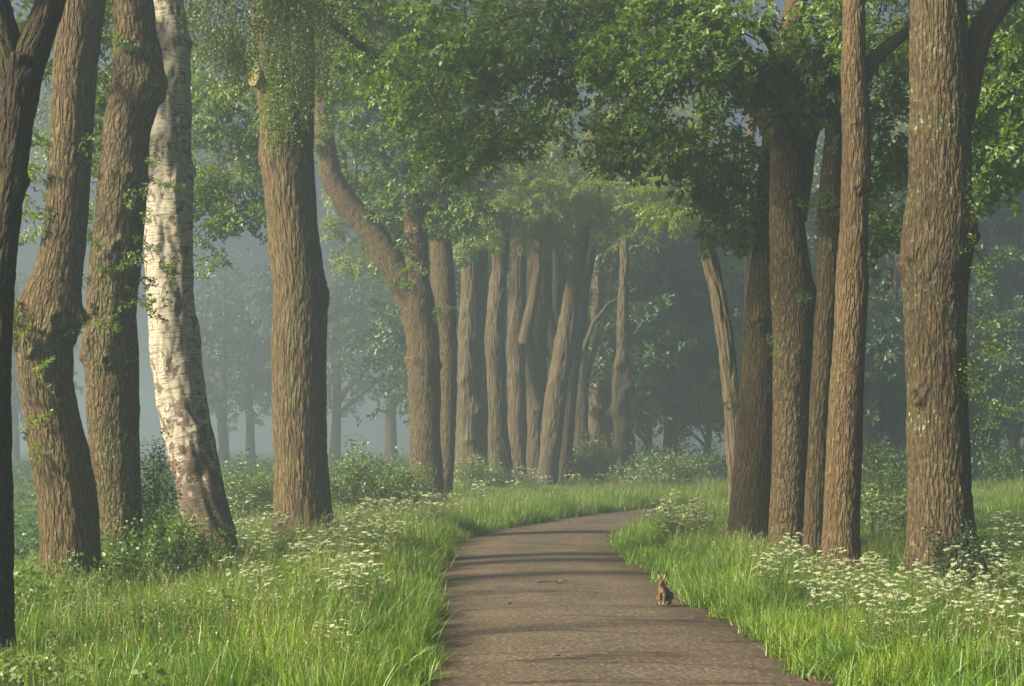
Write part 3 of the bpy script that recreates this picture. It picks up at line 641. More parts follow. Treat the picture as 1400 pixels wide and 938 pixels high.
# ================================================================== ROBINIAS BEYOND THE BEND
robinia("lumpy double trunked robinia at the left end of the far clump", [(665, 622, 672), (600, 622, 660), (500, 626, 652), (440, 628, 654), (380, 630, 655), (300, 632, 652)], 74, 20, knots=[(560, -40, .2, .3, 'burl'), (600, -90, .18, .25, 'burl'), (520, -130, .12, .25, 'burl'), (630, -60, .2, .3, 'burl'), (470, -90, .15, .2, 'burl')],
    crown=[(650, 285, 74, 1.3, .8, 60, 1.4), (640, 200, 76, 1.9, 1.5, 80, 1.6)], fork=[([(650, 650, .3), (655, 560, .3), (650, 480, .4), (656, 380, .6), (660, 300, .8)], .45, .3)])
robinia("twisted robinia with deep spiral furrows, curving right at its top", [(662, 668, 704), (600, 662, 695), (540, 660, 692), (470, 658, 690), (400, 668, 692), (330, 676, 697), (260, 684, 700)], 76, 21, crown=[(680, 255, 74, 1.9, .8, 120, 1.2), (760, 270, 74, 1.6, .8, 110, 1.2), (690, 210, 75, 1.9, 1.1, 110, 1.4), (720, 130, 78, 2.4, 1.7, 90, 1.7)])
robinia("straight grey robinia third from the left in the far clump", [(658, 694, 720), (600, 694, 720), (470, 692, 718), (350, 700, 720), (280, 703, 719)], 80, 22, crown=[(740, 300, 78, 1.5, .8, 90, 1.35), (640, 322, 73, .7, .5, 36, 1.1), (720, 318, 77, .8, .45, 34, 1.1)], fork=[([(716, 470, -.3), (726, 420, -.4), (736, 370, -.2), (738, 290, 0)], .30, .16), ([(694, 560, 0), (688, 500, .3), (684, 470, .5), (672, 430, .8)], .28, .1)])
robinia("broad fluted robinia in the middle of the far clump", [(658, 717, 742), (600, 716, 745), (470, 716, 748), (400, 718, 754), (340, 720, 756), (270, 724, 750)], 82, 23, crown=[(770, 215, 80, 2.2, 1.2, 120, 1.4), (800, 315, 80, .9, .5, 40, 1.15)], fork=[([(738, 560, -.4), (728, 500, -.6), (712, 440, -.5), (704, 370, 0), (706, 300, .3)], .30, .14)])
robinia("robinia behind the crossing of two stems in the far clump", [(655, 748, 772), (560, 752, 770), (470, 753, 770), (380, 756, 776), (300, 758, 776), (250, 760, 774)], 86, 24, fork=[([(764, 500, -.4), (750, 430, -.8), (744, 370, -.8), (746, 300, -.5)], .28, .14)], crown=[(800, 170, 84, 2.3, 1.3, 90, 1.5)])
robinia("robinia leaning strongly to the right across the far clump", [(660, 734, 762), (600, 740, 768), (540, 746, 774), (480, 756, 784), (420, 768, 790), (360, 780, 800), (300, 791, 810), (250, 800, 815)], 79, 25, crown=[(830, 270, 77, 1.7, .9, 110, 1.3), (870, 210, 80, 2., 1.1, 90, 1.4)])
robinia("slim robinia leaning beside the strongly tilted one", [(655, 760, 780), (560, 768, 787), (480, 776, 795), (400, 790, 806), (340, 799, 814), (260, 810, 822)], 84, 26, crown=[(850, 130, 84, 2.4, 1.4, 90, 1.5)])
robinia("plain straight trunk between the leaning robinias and the knobbly pole", [(650, 786, 804), (560, 787, 804), (470, 788, 804), (380, 790, 803), (300, 792, 803)], 92, 27, crown=[(900, 250, 90, 2., 1.2, 70, 1.5), (860, 325, 88, 1.1, .6, 34, 1.3)], fork=[([(797, 480, -.3), (812, 440, -.5), (832, 415, -.5), (870, 395, -.2)], .13, .05), ([(794, 560, .2), (806, 500, .2), (822, 450, .3), (834, 400, .6)], .2, .1)])
robinia("faint warty trunk second from the right in the far clump", [(648, 806, 824), (560, 804, 826), (500, 806, 824), (430, 808, 822), (340, 812, 822)], 98, 28, lum=.22, knots=[(560, -90, .25, .3, 'burl'), (500, -60, .2, .25, 'burl'), (610, -120, .2, .3, 'burl')], crown=[(910, 150, 96, 2.8, 1.6, 80, 1.8)])
robinia("knobbly ivy swollen pole of a tree at the right end of the far clump", [(655, 838, 858), (600, 840, 860), (540, 838, 861), (470, 843, 860), (400, 846, 859), (330, 848, 860), (270, 849, 858)], 90, 29, lum=.2, knots=[(560, 190, .22, .3, 'burl'), (590, -60, .2, .3, 'burl'), (530, -30, .2, .25, 'burl'), (500, -140, .15, .25, 'burl'), (620, -90, .18, .3, 'burl')], crown=[(940, 260, 88, 1.5, .9, 60, 1.4)])

# ================================================================== RIGHT ROW
# robinia leaning left behind the oaks
robinia("furrowed robinia leaning left behind the first oak right of the road", [(700, 998, 1022), (600, 992, 1016), (560, 990, 1013), (500, 984, 1007), (470, 981, 1004), (400, 970, 991), (350, 960, 979), (310, 954, 970), (260, 948, 962)], 46, 30, crown=[(930, 270, 46, 1.3, .6, 90, .95), (900, 200, 47, 1.4, .7, 90, 1.)], nsides=72)
robinia("pale furrowed robinia stem showing behind the knotted oak right of the road", [(690, 1026, 1050), (560, 1022, 1046), (470, 1018, 1042), (400, 1018, 1038), (330, 1018, 1036), (260, 1016, 1030)], 44, 31, crown=[(1000, 240, 45, 1., .6, 50, .95)], nsides=64)
# oak with a knot
Y = 32.6
t, p, r = tree("oak_tree", "oak nearest the road on its right side, with a burr at half height", "tree",
    [(752, 996, 1056), (720, 997, 1057), (660, 1001, 1058), (600, 1006, 1060), (540, 1010, 1062), (470, 1016, 1062), (400, 1022, 1062), (340, 1028, 1064), (250, 1036, 1068), (150, 1046, 1074)], Y, OB, seed=33, extra=[(9.5, .3, .2, .8), (12, .5, .5, .4)],
    knots=[(440, -110, .09, .12, 'burl'), (437, -140, .07, .1, 'burl'), (430, -80, .06, .1, 'burl'), (450, -95, .05, .05, 'scar')])
sprigs(t, [(1040, 470, 32.2, .12, 4), (1012, 540, 32.4, .06, 1)], OL, seed=4)
c = Crown('oak', 33); high_crown(c, 4.9, 33.5, 10, 3.2, 60)
c.clump(P(1000, 250, 32.5), (.55, .8, .75), 60, src=P(1040, 150, 32.6), scale=.85, twigs=.15); c.clump(P(975, 190, 32), (.6, .8, .5), 50, scale=.85, twigs=.12); c.clump(P(1015, 310, 32.5), (.3, .5, .25), 18, scale=.75, twigs=.18)
c.clump(P(880, 175, 30), (.75, .9, .45), 80, src=P(950, 90, 31), scale=.85, twigs=.12); c.clump(P(905, 215, 30), (.3, .5, .18), 16, scale=.75, twigs=.18); c.clump(P(780, 140, 30.5), (.8, .9, .45), 48, src=P(900, 60, 31), scale=.9, twigs=.12); c.clump(P(735, 190, 31), (.3, .5, .35), 14, scale=.8, twigs=.15)
c.clump(P(830, 50, 31), (1.3, 1.2, .6), 85, src=P(960, 40, 32), scale=1., twigs=.09); c.clump(P(690, 50, 32), (1.1, 1.1, .7), 75, src=P(900, 30, 32), scale=1., twigs=.09); c.clump(P(655, 170, 31.5), (.75, .8, .5), 75, src=P(760, 80, 32), scale=.85, twigs=.12); c.clump(P(600, 205, 31.5), (.25, .4, .2), 10, scale=.75, twigs=.18)
c.clump(P(600, 70, 34), (.9, 1., .9), 80, src=P(750, 30, 33), scale=.95); c.clump(P(730, 20, 30), (1.4, 1.1, .5), 90, scale=1.); c.build(t, OL)
limb(t, [P(1058, 180, Y), P(1000, 110, Y), P(930, 70, 32), P(850, 60, 31.5), P(760, 80, 31.5), P(690, 120, 31.5)], .15, .025, OB, seed=34)
limb(t, [P(1060, 120, Y), P(990, 40, Y), P(900, 10, 32), P(800, 5, 32), P(700, 20, 32), P(620, 60, 33)], .15, .03, OB, seed=35)
# oak with a side stem
Y = 29.2
t, p, r = tree("oak_tree", "tall straight oak with a second stem leaving on its right below the leaves", "tree",
    [(768, 1052, 1099), (720, 1053, 1099), (670, 1055, 1101), (570, 1057, 1106), (500, 1057, 1108), (470, 1057, 1111), (420, 1055, 1113), (370, 1052, 1108), (300, 1052, 1098), (200, 1054, 1097), (130, 1056, 1098), (60, 1060, 1096)], Y, OP, seed=36, extra=[(9.5, .2, .3, .8), (12, .4, .4, .4)], lumps=.04,
    knots=[(405, 0, .10, .16, 'burl'), (340, -80, .02, .04, 'scar'), (345, -120, .02, .04, 'scar'), (470, 10, .05, .1, 'burl')])
limb(t, [P(1088, 300, Y + .1), P(1099, 240, Y + .15), P(1106, 190, Y + .2), P(1120, 150, Y + .4), P(1140, 90, Y + .6), P(1150, 0, Y + .9)], .18, .09, OB, n=28, seed=37)
c = Crown('oak', 36); high_crown(c, 5.2, 30, 9.8, 3.0, 60)
c.clump(P(1080, 70, 28.4), (.62, .6, .5), 95, src=P(1080, 10, 29), scale=.85, twigs=.06); c.clump(P(1020, 100, 29), (.5, .7, .5), 60, scale=.85); c.clump(P(960, 30, 27), (1.1, .9, .6), 130, src=P(1060, 0, 28), scale=.9, twigs=.09); c.clump(P(890, 70, 26.6), (.55, .6, .45), 65, src=P(960, 20, 27), scale=.8, twigs=.35)
c.clump(P(1110, 100, 28.6), (.35, .5, .4), 40, scale=.8); c.build(t, OL)
limb(t, [P(1080, 100, Y), P(1040, 40, 28.5), P(980, 20, 27.5), P(920, 40, 27)], .10, .02, OB, seed=38)
# slim pair
t, p, r = tree("oak_tree", "slim oak standing close behind the sunlit slim oak, touching it below", "tree",
    [(762, 1097, 1126), (670, 1101, 1131), (570, 1107, 1134), (500, 1111, 1140), (470, 1112, 1142), (400, 1116, 1146), (300, 1117, 1150), (240, 1122, 1150), (200, 1127, 1151), (100, 1132, 1152), (40, 1136, 1152)], 28.2, OB, nsides=72, seed=39, extra=[(9.2, .2, .3, .7), (11, .3, .4, .4)], knots=[(300, 200, .05, .07, 'burl'), (295, -120, .05, .08, 'burl'), (437, -90, .03, .06, 'burl')])
sprigs(t, [(1130, 295, 27.8, .18, 6), (1118, 415, 28, .06, 1), (1130, 185, 27.9, .12, 3)], OL, seed=5)
c = Crown('oak', 39); high_crown(c, 5.4, 29, 9.4, 2.4, 40); c.clump(P(1128, 60, 27.8), (.32, .4, .5), 34, scale=.75); c.build(t, OL)
Y = 25.6
t, p, r = tree("oak_tree", "sunlit reddish slim oak between the side stemmed oak and the massive one", "tree",
    [(785, 1124, 1175), (720, 1126, 1174), (670, 1128, 1176), (570, 1132, 1179), (470, 1140, 1182), (400, 1142, 1187), (350, 1145, 1186), (300, 1149, 1187), (200, 1152, 1190), (150, 1151, 1189), (100, 1150, 1185), (60, 1152, 1183), (0, 1153, 1182)], Y, OC, nsides=84, seed=42, extra=[(8.8, .1, .2, .8), (11.5, .3, .4, .4)], lumps=.035,
    knots=[(150, 200, .04, .08, 'burl'), (170, -110, .03, .07, 'burl'), (262, -95, .035, .05, 'scar'), (255, -20, .03, .09, 'burl'), (320, -70, .03, .08, 'burl'), (90, -100, .02, .06, 'burl')])
limb(t, [P(1176, 110, Y + .1), P(1192, 85, Y + .15), P(1212, 65, Y + .3), P(1240, 42, Y + .5), P(1290, -20, Y + .8), P(1330, -90, Y + 1.2)], .13, .05, OD, n=24, seed=43)
c = Crown('oak', 42); high_crown(c, 5.2, 26.6, 8.8, 2.8, 50)
c.clump(P(1170, 20, 26.8), (.35, .4, .4), 30, scale=.8); c.clump(P(1205, 150, 29), (.4, .7, 1.0), 70, src=P(1200, 80, 28), scale=.85); c.clump(P(1215, 280, 32), (.55, .8, .7), 60, scale=.9, twigs=.12); c.clump(P(1205, 340, 31), (.3, .4, .3), 14, scale=.8, twigs=.15); c.clump(P(1215, 30, 28.5), (.6, .7, .6), 70, scale=.9); c.clump(P(1210, 0, 31), (.7, .8, .6), 70, scale=1.); c.build(t, OL)
# massive oak
Y = 23.6
t, p, r = tree("oak_tree", "massive dark oak with lichen flecks and a round scar, forking at the top right", "tree",
    [(800, 1241, 1341), (740, 1242, 1334), (670, 1242, 1327), (570, 1241, 1322), (470, 1239, 1320), (400, 1237, 1321), (370, 1232, 1325), (350, 1231, 1328), (320, 1234, 1331), (290, 1239, 1331), (260, 1244, 1328), (200, 1245, 1325), (100, 1245, 1321), (0, 1245, 1320)], Y, OG, nsides=140, ds=.03, seed=45, bark=(.065, .30, .020), lumps=.04, flare=.2,
    extra=[(9.4, 0, .2, .85), (12, .1, .5, .4)],
    knots=[(365, 185, .07, .08, 'burl'), (355, 215, .05, .07, 'burl'), (320, -10, .08, .10, 'burl'), (305, -35, .05, .06, 'scar'), (322, -30, .05, .055, 'scar'), (295, 230, .05, .07, 'burl'), (244, -95, .03, .05, 'burl'), (138, -40, .03, .06, 'burl'), (49, -30, .03, .08, 'burl'), (541, 217, .055, .085, 'scar'), (350, -150, .04, .1, 'burl'), (480, -60, .03, .08, 'burl')])
limb(t, [P(1300, 200, Y + .15), P(1318, 130, Y + .2), P(1326, 90, Y + .25), P(1340, 45, Y + .3), P(1366, 5, Y + .4), P(1410, -50, Y + .6), P(1470, -150, Y + 1)], .22, .13, OD, n=40, seed=46)
sprigs(t, [(1345, 370, 23.3, .17, 6), (1340, 430, 23.3, .14, 5), (1338, 480, 23.3, .18, 6), (1345, 520, 23.3, .25, 10), (1350, 560, 23.3, .2, 7), (1334, 590, 23.3, .1, 3), (1330, 260, 23.2, .12, 3), (1335, 345, 23.3, .1, 3)], OL, kind='bush', seed=6)
c = Crown('oak', 45); high_crown(c, 6.2, 24.5, 8.8, 3.2, 60)
c.clump(P(1375, 60, 25.5), (.5, .8, .6), 70, src=P(1350, 0, 25), scale=.85); c.clump(P(1370, 170, 27), (.55, .8, .5), 70, src=P(1400, 60, 26), scale=.85); c.clump(P(1355, 205, 24.5), (.28, .3, .2), 18, scale=.75); c.clump(P(1400, 110, 26), (.6, .8, .9), 70, scale=.9); c.clump(P(1390, 20, 29), (.9, 1, .9), 90, scale=1.); c.clump(P(1350, 10, 31), (.9, 1, .7), 80, scale=1.); c.clump(P(1350, 120, 30), (.7, .9, .9), 80, scale=1.); c.build(t, OL)

# ================================================================== FAR TREES IN THE MIST
def far_proto(name, seed, h, r, z0, kind='oak', mat=M['wood_leaf'], bark=OD, lean=0., scale=2.6, n=150, tr=.3, fork=True):
    t = thing(name, None, "tree", (0, 0, 0)); rg = np.random.RandomState(seed)
    pts = np.array([(0, 0, -.2), (.1 * lean, 0, 1.), (.45 * lean + rg.normal(0, .12), 0, z0 * .6), (lean + rg.normal(0, .2), .1, z0), (lean * 1.4, .2, z0 + r * .9), (lean * 1.5, .2, h - .6)])
    tube_obj("trunk", t, pts, np.array([tr * 1.15, tr, tr * .9, tr * .8, tr * .5, .05]), bark, 20, .16, bark=(.15, .7, .03), lumps=.08, flare=.25, seed=seed)
    if fork:
        for k in range(3):
            a = rg.uniform(0, 6.28); q = pts[3] + [0, 0, rg.uniform(-1.2, .6)]
            tube_obj("branch", t, [q, q + [math.cos(a) * r * .3, math.sin(a) * r * .3, 1.1], q + [math.cos(a) * r * .7, math.sin(a) * r * .7, 2.4]], [tr * .5, tr * .35, .05], bark, 10, .2, bark=None, seed=seed + k)
    c = Crown(kind, 300 + seed); m = pts[3]
    for k in range(7):
        a = k * 2.4 + seed; q = rg.uniform(.25, .75)
        c.clump(m + np.array([math.cos(a) * r * q, math.sin(a) * r * q, rg.uniform(.0, 1.) * (h - z0 - 1.6) + .6]), (r * .55, r * .55, (h - z0) * .26), n // 7, src=m, scale=scale, twigs=.1, gap=.15)
    c.build(t, mat); return t
def copy_tree(o, loc, rz, sc, label, group):
    c = o.copy(); COL.objects.link(c); c.location = loc; c.rotation_euler = (0, 0, rz); c.scale = (sc, sc, sc * 1.0); c["label"] = label; c["group"] = group
    for ch in o.children:
        d = ch.copy(); COL.objects.link(d); d.parent = c
    return c
def forest(protos, spots, label, group, used):
    for k, (x, y, rz, sc) in enumerate(spots):
        o = protos[k % len(protos)]; loc = (x, y, gz(x, y) - .05)
        if o.name not in used:
            used.add(o.name); o.location = loc; o.rotation_euler = (0, 0, rz); o.scale = (sc, sc, sc); o["label"] = label; o["group"] = group
        else: copy_tree(o, loc, rz, sc, label, group)
_used = set(); rg = np.random.RandomState(5)
row = [far_proto("field_tree", 60 + k, 13.2, 4.3, 4.3 + .2 * k, scale=1.8, n=330, tr=.36) for k in range(2)]
RL_ = [("pale round tree of the far field row, just left of the stout oak's middle", 306, 148, 1.22), ("thin trunked pale tree of the far field row, beside its rounder twin", 342, 154, 1.12), ("misty field tree seen right of the stout oak above the elder bush", 458, 148, 1.25), ("broad trunked misty field tree half behind the forked oak", 535, 146, 1.36)]
for k, (lab, px, y, sc) in enumerate(RL_):
    x = (px - CX) / F * y; forest([row[k % 2]], [(x, y, k * 1.9, sc)], lab, "trees along the far side of the left field", _used)
forest(row, [((px - CX) / F * y, y, px * .1, sc) for px, y, sc in ((20, 142, 1.05), (-70, 144, 1.1))], "faint misty tree across the left field, glimpsed between the near left trunks", "faint trees across the left field", _used)
wood = [far_proto("wood_tree", 70 + k, 15.5, 3.9, 4.2 - .8 * k, scale=2.1, n=420, tr=.28, lean=(.6, -.5, .2)[k]) for k in range(3)]
spots = []
for k in range(20):
    y = (104, 116, 128)[k % 3] + rg.uniform(-3, 3); px = 600 + k * 26 + rg.uniform(-10, 10); spots.append(((px - CX) / F * y, y, rg.uniform(0, 6), rg.uniform(.92, 1.1)))
forest(wood, spots, "dark hazy tree of the wood closing the view beyond the road bend", "wood beyond the road bend", _used)
spots = []
for k in range(18):
    y = (84, 96, 110)[k % 3] + rg.uniform(-3, 3); px = 1110 + k * 22 + rg.uniform(-8, 8); spots.append(((px - CX) / F * y, y, rg.uniform(0, 6), rg.uniform(.9, 1.1)))
forest(wood, spots, "blue grey misty tree of the wood across the right field", "wood across the right field", _used)
# low growth under those woods
low = Crown('bush', 500)
for k in range(60):
    px = 590 + k * 14; y = 101 if px < 1090 else 82; x = (px - CX) / F * y
    low.clump((x, y + low.rng.uniform(-2, 4), low.rng.uniform(.5, 1.2)), (1.3, 1.3, 1.1), 22, scale=2.2, twigs=0)
uo = low.build(None, M['bush_leaf'], "undergrowth"); setp(uo, kind="stuff")
# leaning hazy trunks seen between the sunlit slim oak and the massive one
for k, (lab, rows, y, cr) in enumerate([
    ("hazy stem curving right between the slim oaks and the massive oak", [(672, 1174, 1194), (600, 1176, 1194), (540, 1186, 1203), (480, 1204, 1220), (420, 1224, 1238), (340, 1236, 1248), (250, 1244, 1254)], 82, (1235, 150)),
    ("thin upright hazy stem directly left of the massive oak", [(670, 1212, 1222), (560, 1214, 1224), (450, 1214, 1223), (330, 1217, 1225)], 90, (1210, 190)),
    ("bent hazy stem in the mist right of the massive oak, nearest the picture's right edge", [(655, 1348, 1362), (590, 1354, 1368), (530, 1366, 1380), (470, 1382, 1396), (400, 1396, 1408), (300, 1404, 1414)], 96, (1400, 170)),
    ("hazy stem with a hanging bare twig behind the sunlit slim oak", [(672, 1190, 1204), (560, 1196, 1208), (450, 1196, 1206), (330, 1200, 1209)], 88, (1190, 230))]):
    t, p, r = tree("robinia_tree", lab, "tree", rows, y, OD, nsides=32, ds=.15, seed=150 + k, bark=(.15, .8, .04), extra=[(15, .4, .3, .6)])
    c = Crown('robinia', 160 + k); c.clump(P(cr[0], cr[1], y), (2.2, 2.2, 1.8), 110, scale=1.6); c.clump((p[-1][0], y, 14), (2.5, 2.5, 2), 70, scale=2.); c.build(t, RL)
    if k == 3: limb(t, [P(1196, 560, y), P(1190, 575, y - .5), P(1203, 600, y - .8), P(1228, 628, y - .9)], .05, .02, M['twig'], n=8, seed=170)

# ================================================================== VERGE GRASS
PROTO = bpy.data.collections.new("grass_kinds")
def blades(n, rad_, h, wd, rng, lean=.45, clump=1.):
    k = 5; th = rng.uniform(0, 2 * np.pi, n); rr = rad_ * np.sqrt(rng.rand(n)); b = np.stack([np.cos(th) * rr, np.sin(th) * rr, np.zeros(n) - .03], 1)
    az = rng.uniform(0, 2 * np.pi, n); hh = rng.uniform(h[0], h[1], n); ln = np.abs(rng.normal(0, lean, n)) * hh
    q = np.linspace(0, 1, k); z = hh[:, None] * (q - .25 * (ln / hh)[:, None] * q ** 2.5); off = ln[:, None] * q[None] ** 1.9
    d = np.stack([np.cos(az), np.sin(az)], 1); cx = b[:, None, 0] + d[:, None, 0] * off; cy_ = b[:, None, 1] + d[:, None, 1] * off; c = np.stack([cx, cy_, z + b[:, None, 2]], 2)
    fa = rng.uniform(0, 2 * np.pi, n); sd_ = np.stack([np.cos(fa), np.sin(fa), 0 * fa], 1)
    wq = wd * (1 - q ** 2.2) ** .8 + .0006; W = wq[None, :, None] * rng.uniform(.7, 1.3, n)[:, None, None]
    V = np.stack([c - sd_[:, None] * W, c + sd_[:, None] * W], 2).reshape(-1, 3)
    i = np.arange(n * k * 2).reshape(n, k, 2)
    f = np.stack([i[:, :-1, 0].ravel(), i[:, :-1, 1].ravel(), i[:, 1:, 1].ravel(), i[:, 1:, 0].ravel()], 1)
    return V, f, np.repeat(rng.rand(n), k * 2), c
def proto_obj(name, parts):
    """parts: (V, faces, tint, material)"""
    V = []; Fq = []; T = []; mi = []; mats = []; n = 0
    for (v, f, t, m) in parts:
        if m not in mats: mats.append(m)
        V.append(v); Fq.append(f + n); T.append(t); mi.append(np.full(len(f), mats.index(m))); n += len(v)
    o = mesh_np(name, np.concatenate(V), Fq, mats, None, {"tint": np.concatenate(T)}, mi, smooth_sh=False)
    COL.objects.unlink(o); PROTO.objects.link(o); return o
def stalks(n, rad_, h, rng):
    V, f, t, c = blades(n, rad_, h, .0022, rng, lean=.28)
    tip = c[:, -1]; dr = tip - c[:, -2]; dr /= np.linalg.norm(dr, axis=1)[:, None]; pos = []; dd = []; sz = []
    for p, d in zip(tip, dr):
        for j in range(12):
            pos.append(p - d * .012 * j + rng.normal(0, .006, 3)); dd.append(d + rng.normal(0, .45, 3)); sz.append(rng.uniform(.012, .024))
    L = place_leaves(leaf_shape('simple'), np.array(pos), np.array(dd), np.array(sz), rng, 1)
    return [(V, f, t, M['seed']), (L[0], L[1], L[2], M['seed'])]
for k in range(8):
    rng = np.random.RandomState(200 + k); parts = []
    V, f, t, _ = blades((130, 120, 110, 90, 100, 70, 120, 60)[k], .26, ((.22, .45), (.28, .55), (.25, .5), (.3, .6), (.2, .4), (.3, .62), (.15, .35), (.2, .5))[k], (.0042, .0038, .005, .004, .0045, .0042, .004, .0045)[k], rng, lean=(.4, .5, .45, .4, .6, .5, .5, .5)[k])
    parts.append((V, f, t, M['grass']))
    if k in (3, 5): parts += stalks(5, .24, (.5, .82), rng)
    if k == 7:                                       # ferny herb leaves among the blades
        n_ = 120; a = rng.uniform(0, 6.28, n_); rr = rng.uniform(.03, .28, n_); pos = np.stack([np.cos(a) * rr, np.sin(a) * rr, rng.uniform(.08, .42, n_)], 1)
        L = place_leaves(leaf_shape('simple'), pos, np.stack([np.cos(a), np.sin(a), rng.normal(.1, .4, n_)], 1), rng.uniform(.04, .09, n_), rng, .5); parts.append((L[0], L[1], L[2], M['herb']))
    proto_obj("grass_%02d" % k, parts)
CROPS = bpy.data.collections.new("crop_kinds")
def scatter(name, pts, rot, scl, idx, collection):
    me = bpy.data.meshes.new(name); me.vertices.add(len(pts)); me.vertices.foreach_set("co", np.asarray(pts, np.float32).ravel())
    for nm, ty, arr, key in (("rot", 'FLOAT_VECTOR', rot, "vector"), ("scl", 'FLOAT_VECTOR', scl, "vector"), ("idx", 'INT', idx, "value")):
        a = me.attributes.new(nm, ty, 'POINT'); a.data.foreach_set(key, np.asarray(arr, np.int32 if ty == 'INT' else np.float32).ravel())
    o = bpy.data.objects.new(name, me); COL.objects.link(o)
    g = bpy.data.node_groups.new(name, 'GeometryNodeTree'); g.interface.new_socket("Geometry", in_out='INPUT', socket_type='NodeSocketGeometry'); g.interface.new_socket("Geometry", in_out='OUTPUT', socket_type='NodeSocketGeometry')
    gi = g.nodes.new("NodeGroupInput"); go = g.nodes.new("NodeGroupOutput"); ip = g.nodes.new("GeometryNodeInstanceOnPoints"); ci = g.nodes.new("GeometryNodeCollectionInfo")
    ci.inputs["Collection"].default_value = collection; ci.inputs["Separate Children"].default_value = True; ci.inputs["Reset Children"].default_value = True
    def na(nm, ty):
        x = g.nodes.new("GeometryNodeInputNamedAttribute"); x.data_type = ty; x.inputs["Name"].default_value = nm; return x.outputs["Attribute"]
    er = g.nodes.new("FunctionNodeEulerToRotation"); g.links.new(na("rot", 'FLOAT_VECTOR'), er.inputs[0])
    L = g.links.new; L(gi.outputs[0], ip.inputs["Points"]); L(ci.outputs[0], ip.inputs["Instance"]); ip.inputs["Pick Instance"].default_value = True
    L(na("idx", 'INT'), ip.inputs["Instance Index"]); L(er.outputs[0], ip.inputs["Rotation"]); L(na("scl", 'FLOAT_VECTOR'), ip.inputs["Scale"]); L(ip.outputs[0], go.inputs[0])
    md = o.modifiers.new("scatter", 'NODES'); md.node_group = g
    return setp(o, kind="stuff")
def verge():
    rng = np.random.RandomState(77); X = []; Yv = []
    for y0, y1, dens in ((11.5, 20, 26), (20, 32, 20), (32, 48, 14), (48, 72, 9), (72, 92, 4)):
        hw = .31 * y1 + 2; n = int(dens * 2 * hw * (y1 - y0)); X.append(rng.uniform(-hw, hw, n)); Yv.append(rng.uniform(y0, y1, n))
    X = np.concatenate(X); Yv = np.concatenate(Yv); keep = np.abs(X) < .31 * Yv + 1.8; X, Yv = X[keep], Yv[keep]
    d = road_dist(X, Yv); side = X < np.interp(Yv, _sub[:, 1], _sub[:, 0])
    keep = d > 1.74 + rng.uniform(-.12, .10, len(X)); X, Yv, d, side = X[keep], Yv[keep], d[keep], side[keep]
    inner = np.where(side, 7.2, 7.4)                 # the verge with its tree row; the fields lie beyond
    field = smooth(inner - .8, inner + .8, d); keep = rng.rand(len(X)) < 1 - .55 * field; X, Yv, d, side, field = X[keep], Yv[keep], d[keep], side[keep], field[keep]
    patch = perlin(np.stack([X * .7, Yv * .7, X * 0 + 2.2], 1)); p2 = perlin(np.stack([X * .35, Yv * .35, X * 0 + 8.2], 1))
    hgt = (.78 + .16 * smooth(1.7, 3.2, d)) * np.interp(Yv, [13, 30, 60], [.95, 1.0, 1.3]) * (1 + .45 * patch) * (1 - .45 * field) * np.where(side, 1.08, .95)
    hgt *= rng.uniform(.62, 1.3, len(X)); s = np.clip(hgt, .3, 1.3)
    tall = (patch + rng.normal(0, .3, len(X)) > .0) & (d > 2.0) & (field < .5)
    idx = np.where(tall, rng.choice([1, 3, 5, 3, 5, 1, 2], len(X)), rng.choice([0, 1, 2, 4, 6, 0, 2], len(X))); idx = np.where((p2 + rng.normal(0, .25, len(X)) > .42) & (d > 2.2), 7, idx)
    z = ground_z(X, Yv); rot = np.stack([rng.normal(0, .12, len(X)), rng.normal(0, .12, len(X)), rng.uniform(0, 6.28, len(X))], 1)
    wz = np.clip(.9 + rng.normal(0, .1, len(X)), .7, 1.3) * np.interp(Yv, [12, 40, 80], [1, 1.25, 2.0])
    scatter("grass", np.stack([X, Yv, z], 1), rot, np.stack([wz, wz, s], 1), idx, PROTO)
verge()
def crops():
    rng = np.random.RandomState(78)
    for k in range(3):
        n_ = 170; a = rng.uniform(0, 6.28, n_); rr = .8 * np.sqrt(rng.rand(n_)); pos = np.stack([np.cos(a) * rr, np.sin(a) * rr, rng.uniform(.02, .26, n_)], 1)
        L = place_leaves(leaf_shape('simple'), pos, np.stack([np.cos(a), np.sin(a), rng.normal(.4, .5, n_)], 1), rng.uniform(.05, .11, n_), rng, .6)
        o = mesh_np("crop_%02d" % k, L[0], [L[1]], [M['crop']], None, {"tint": L[2]}, None, smooth_sh=False); COL.objects.unlink(o); CROPS.objects.link(o)
    n = 5200; Yv = rng.uniform(30, 118, n); X = np.where(rng.rand(n) < .62, -1, 1) * rng.uniform(6.5, 44, n); keep = (np.abs(X) < .31 * Yv + 4) & (road_dist(X, Yv) > 7.5); X, Yv = X[keep], Yv[keep]
    rot = np.stack([X * 0, X * 0, rng.uniform(0, 6.28, len(X))], 1); s = rng.uniform(.8, 1.3, len(X)) * np.where(X > 0, .7, 1.05)
    scatter("field_crop", np.stack([X, Yv, ground_z(X, Yv)], 1), rot, np.stack([s * 1.2, s * 1.2, s], 1), rng.randint(0, 3, len(X)), CROPS)
crops()

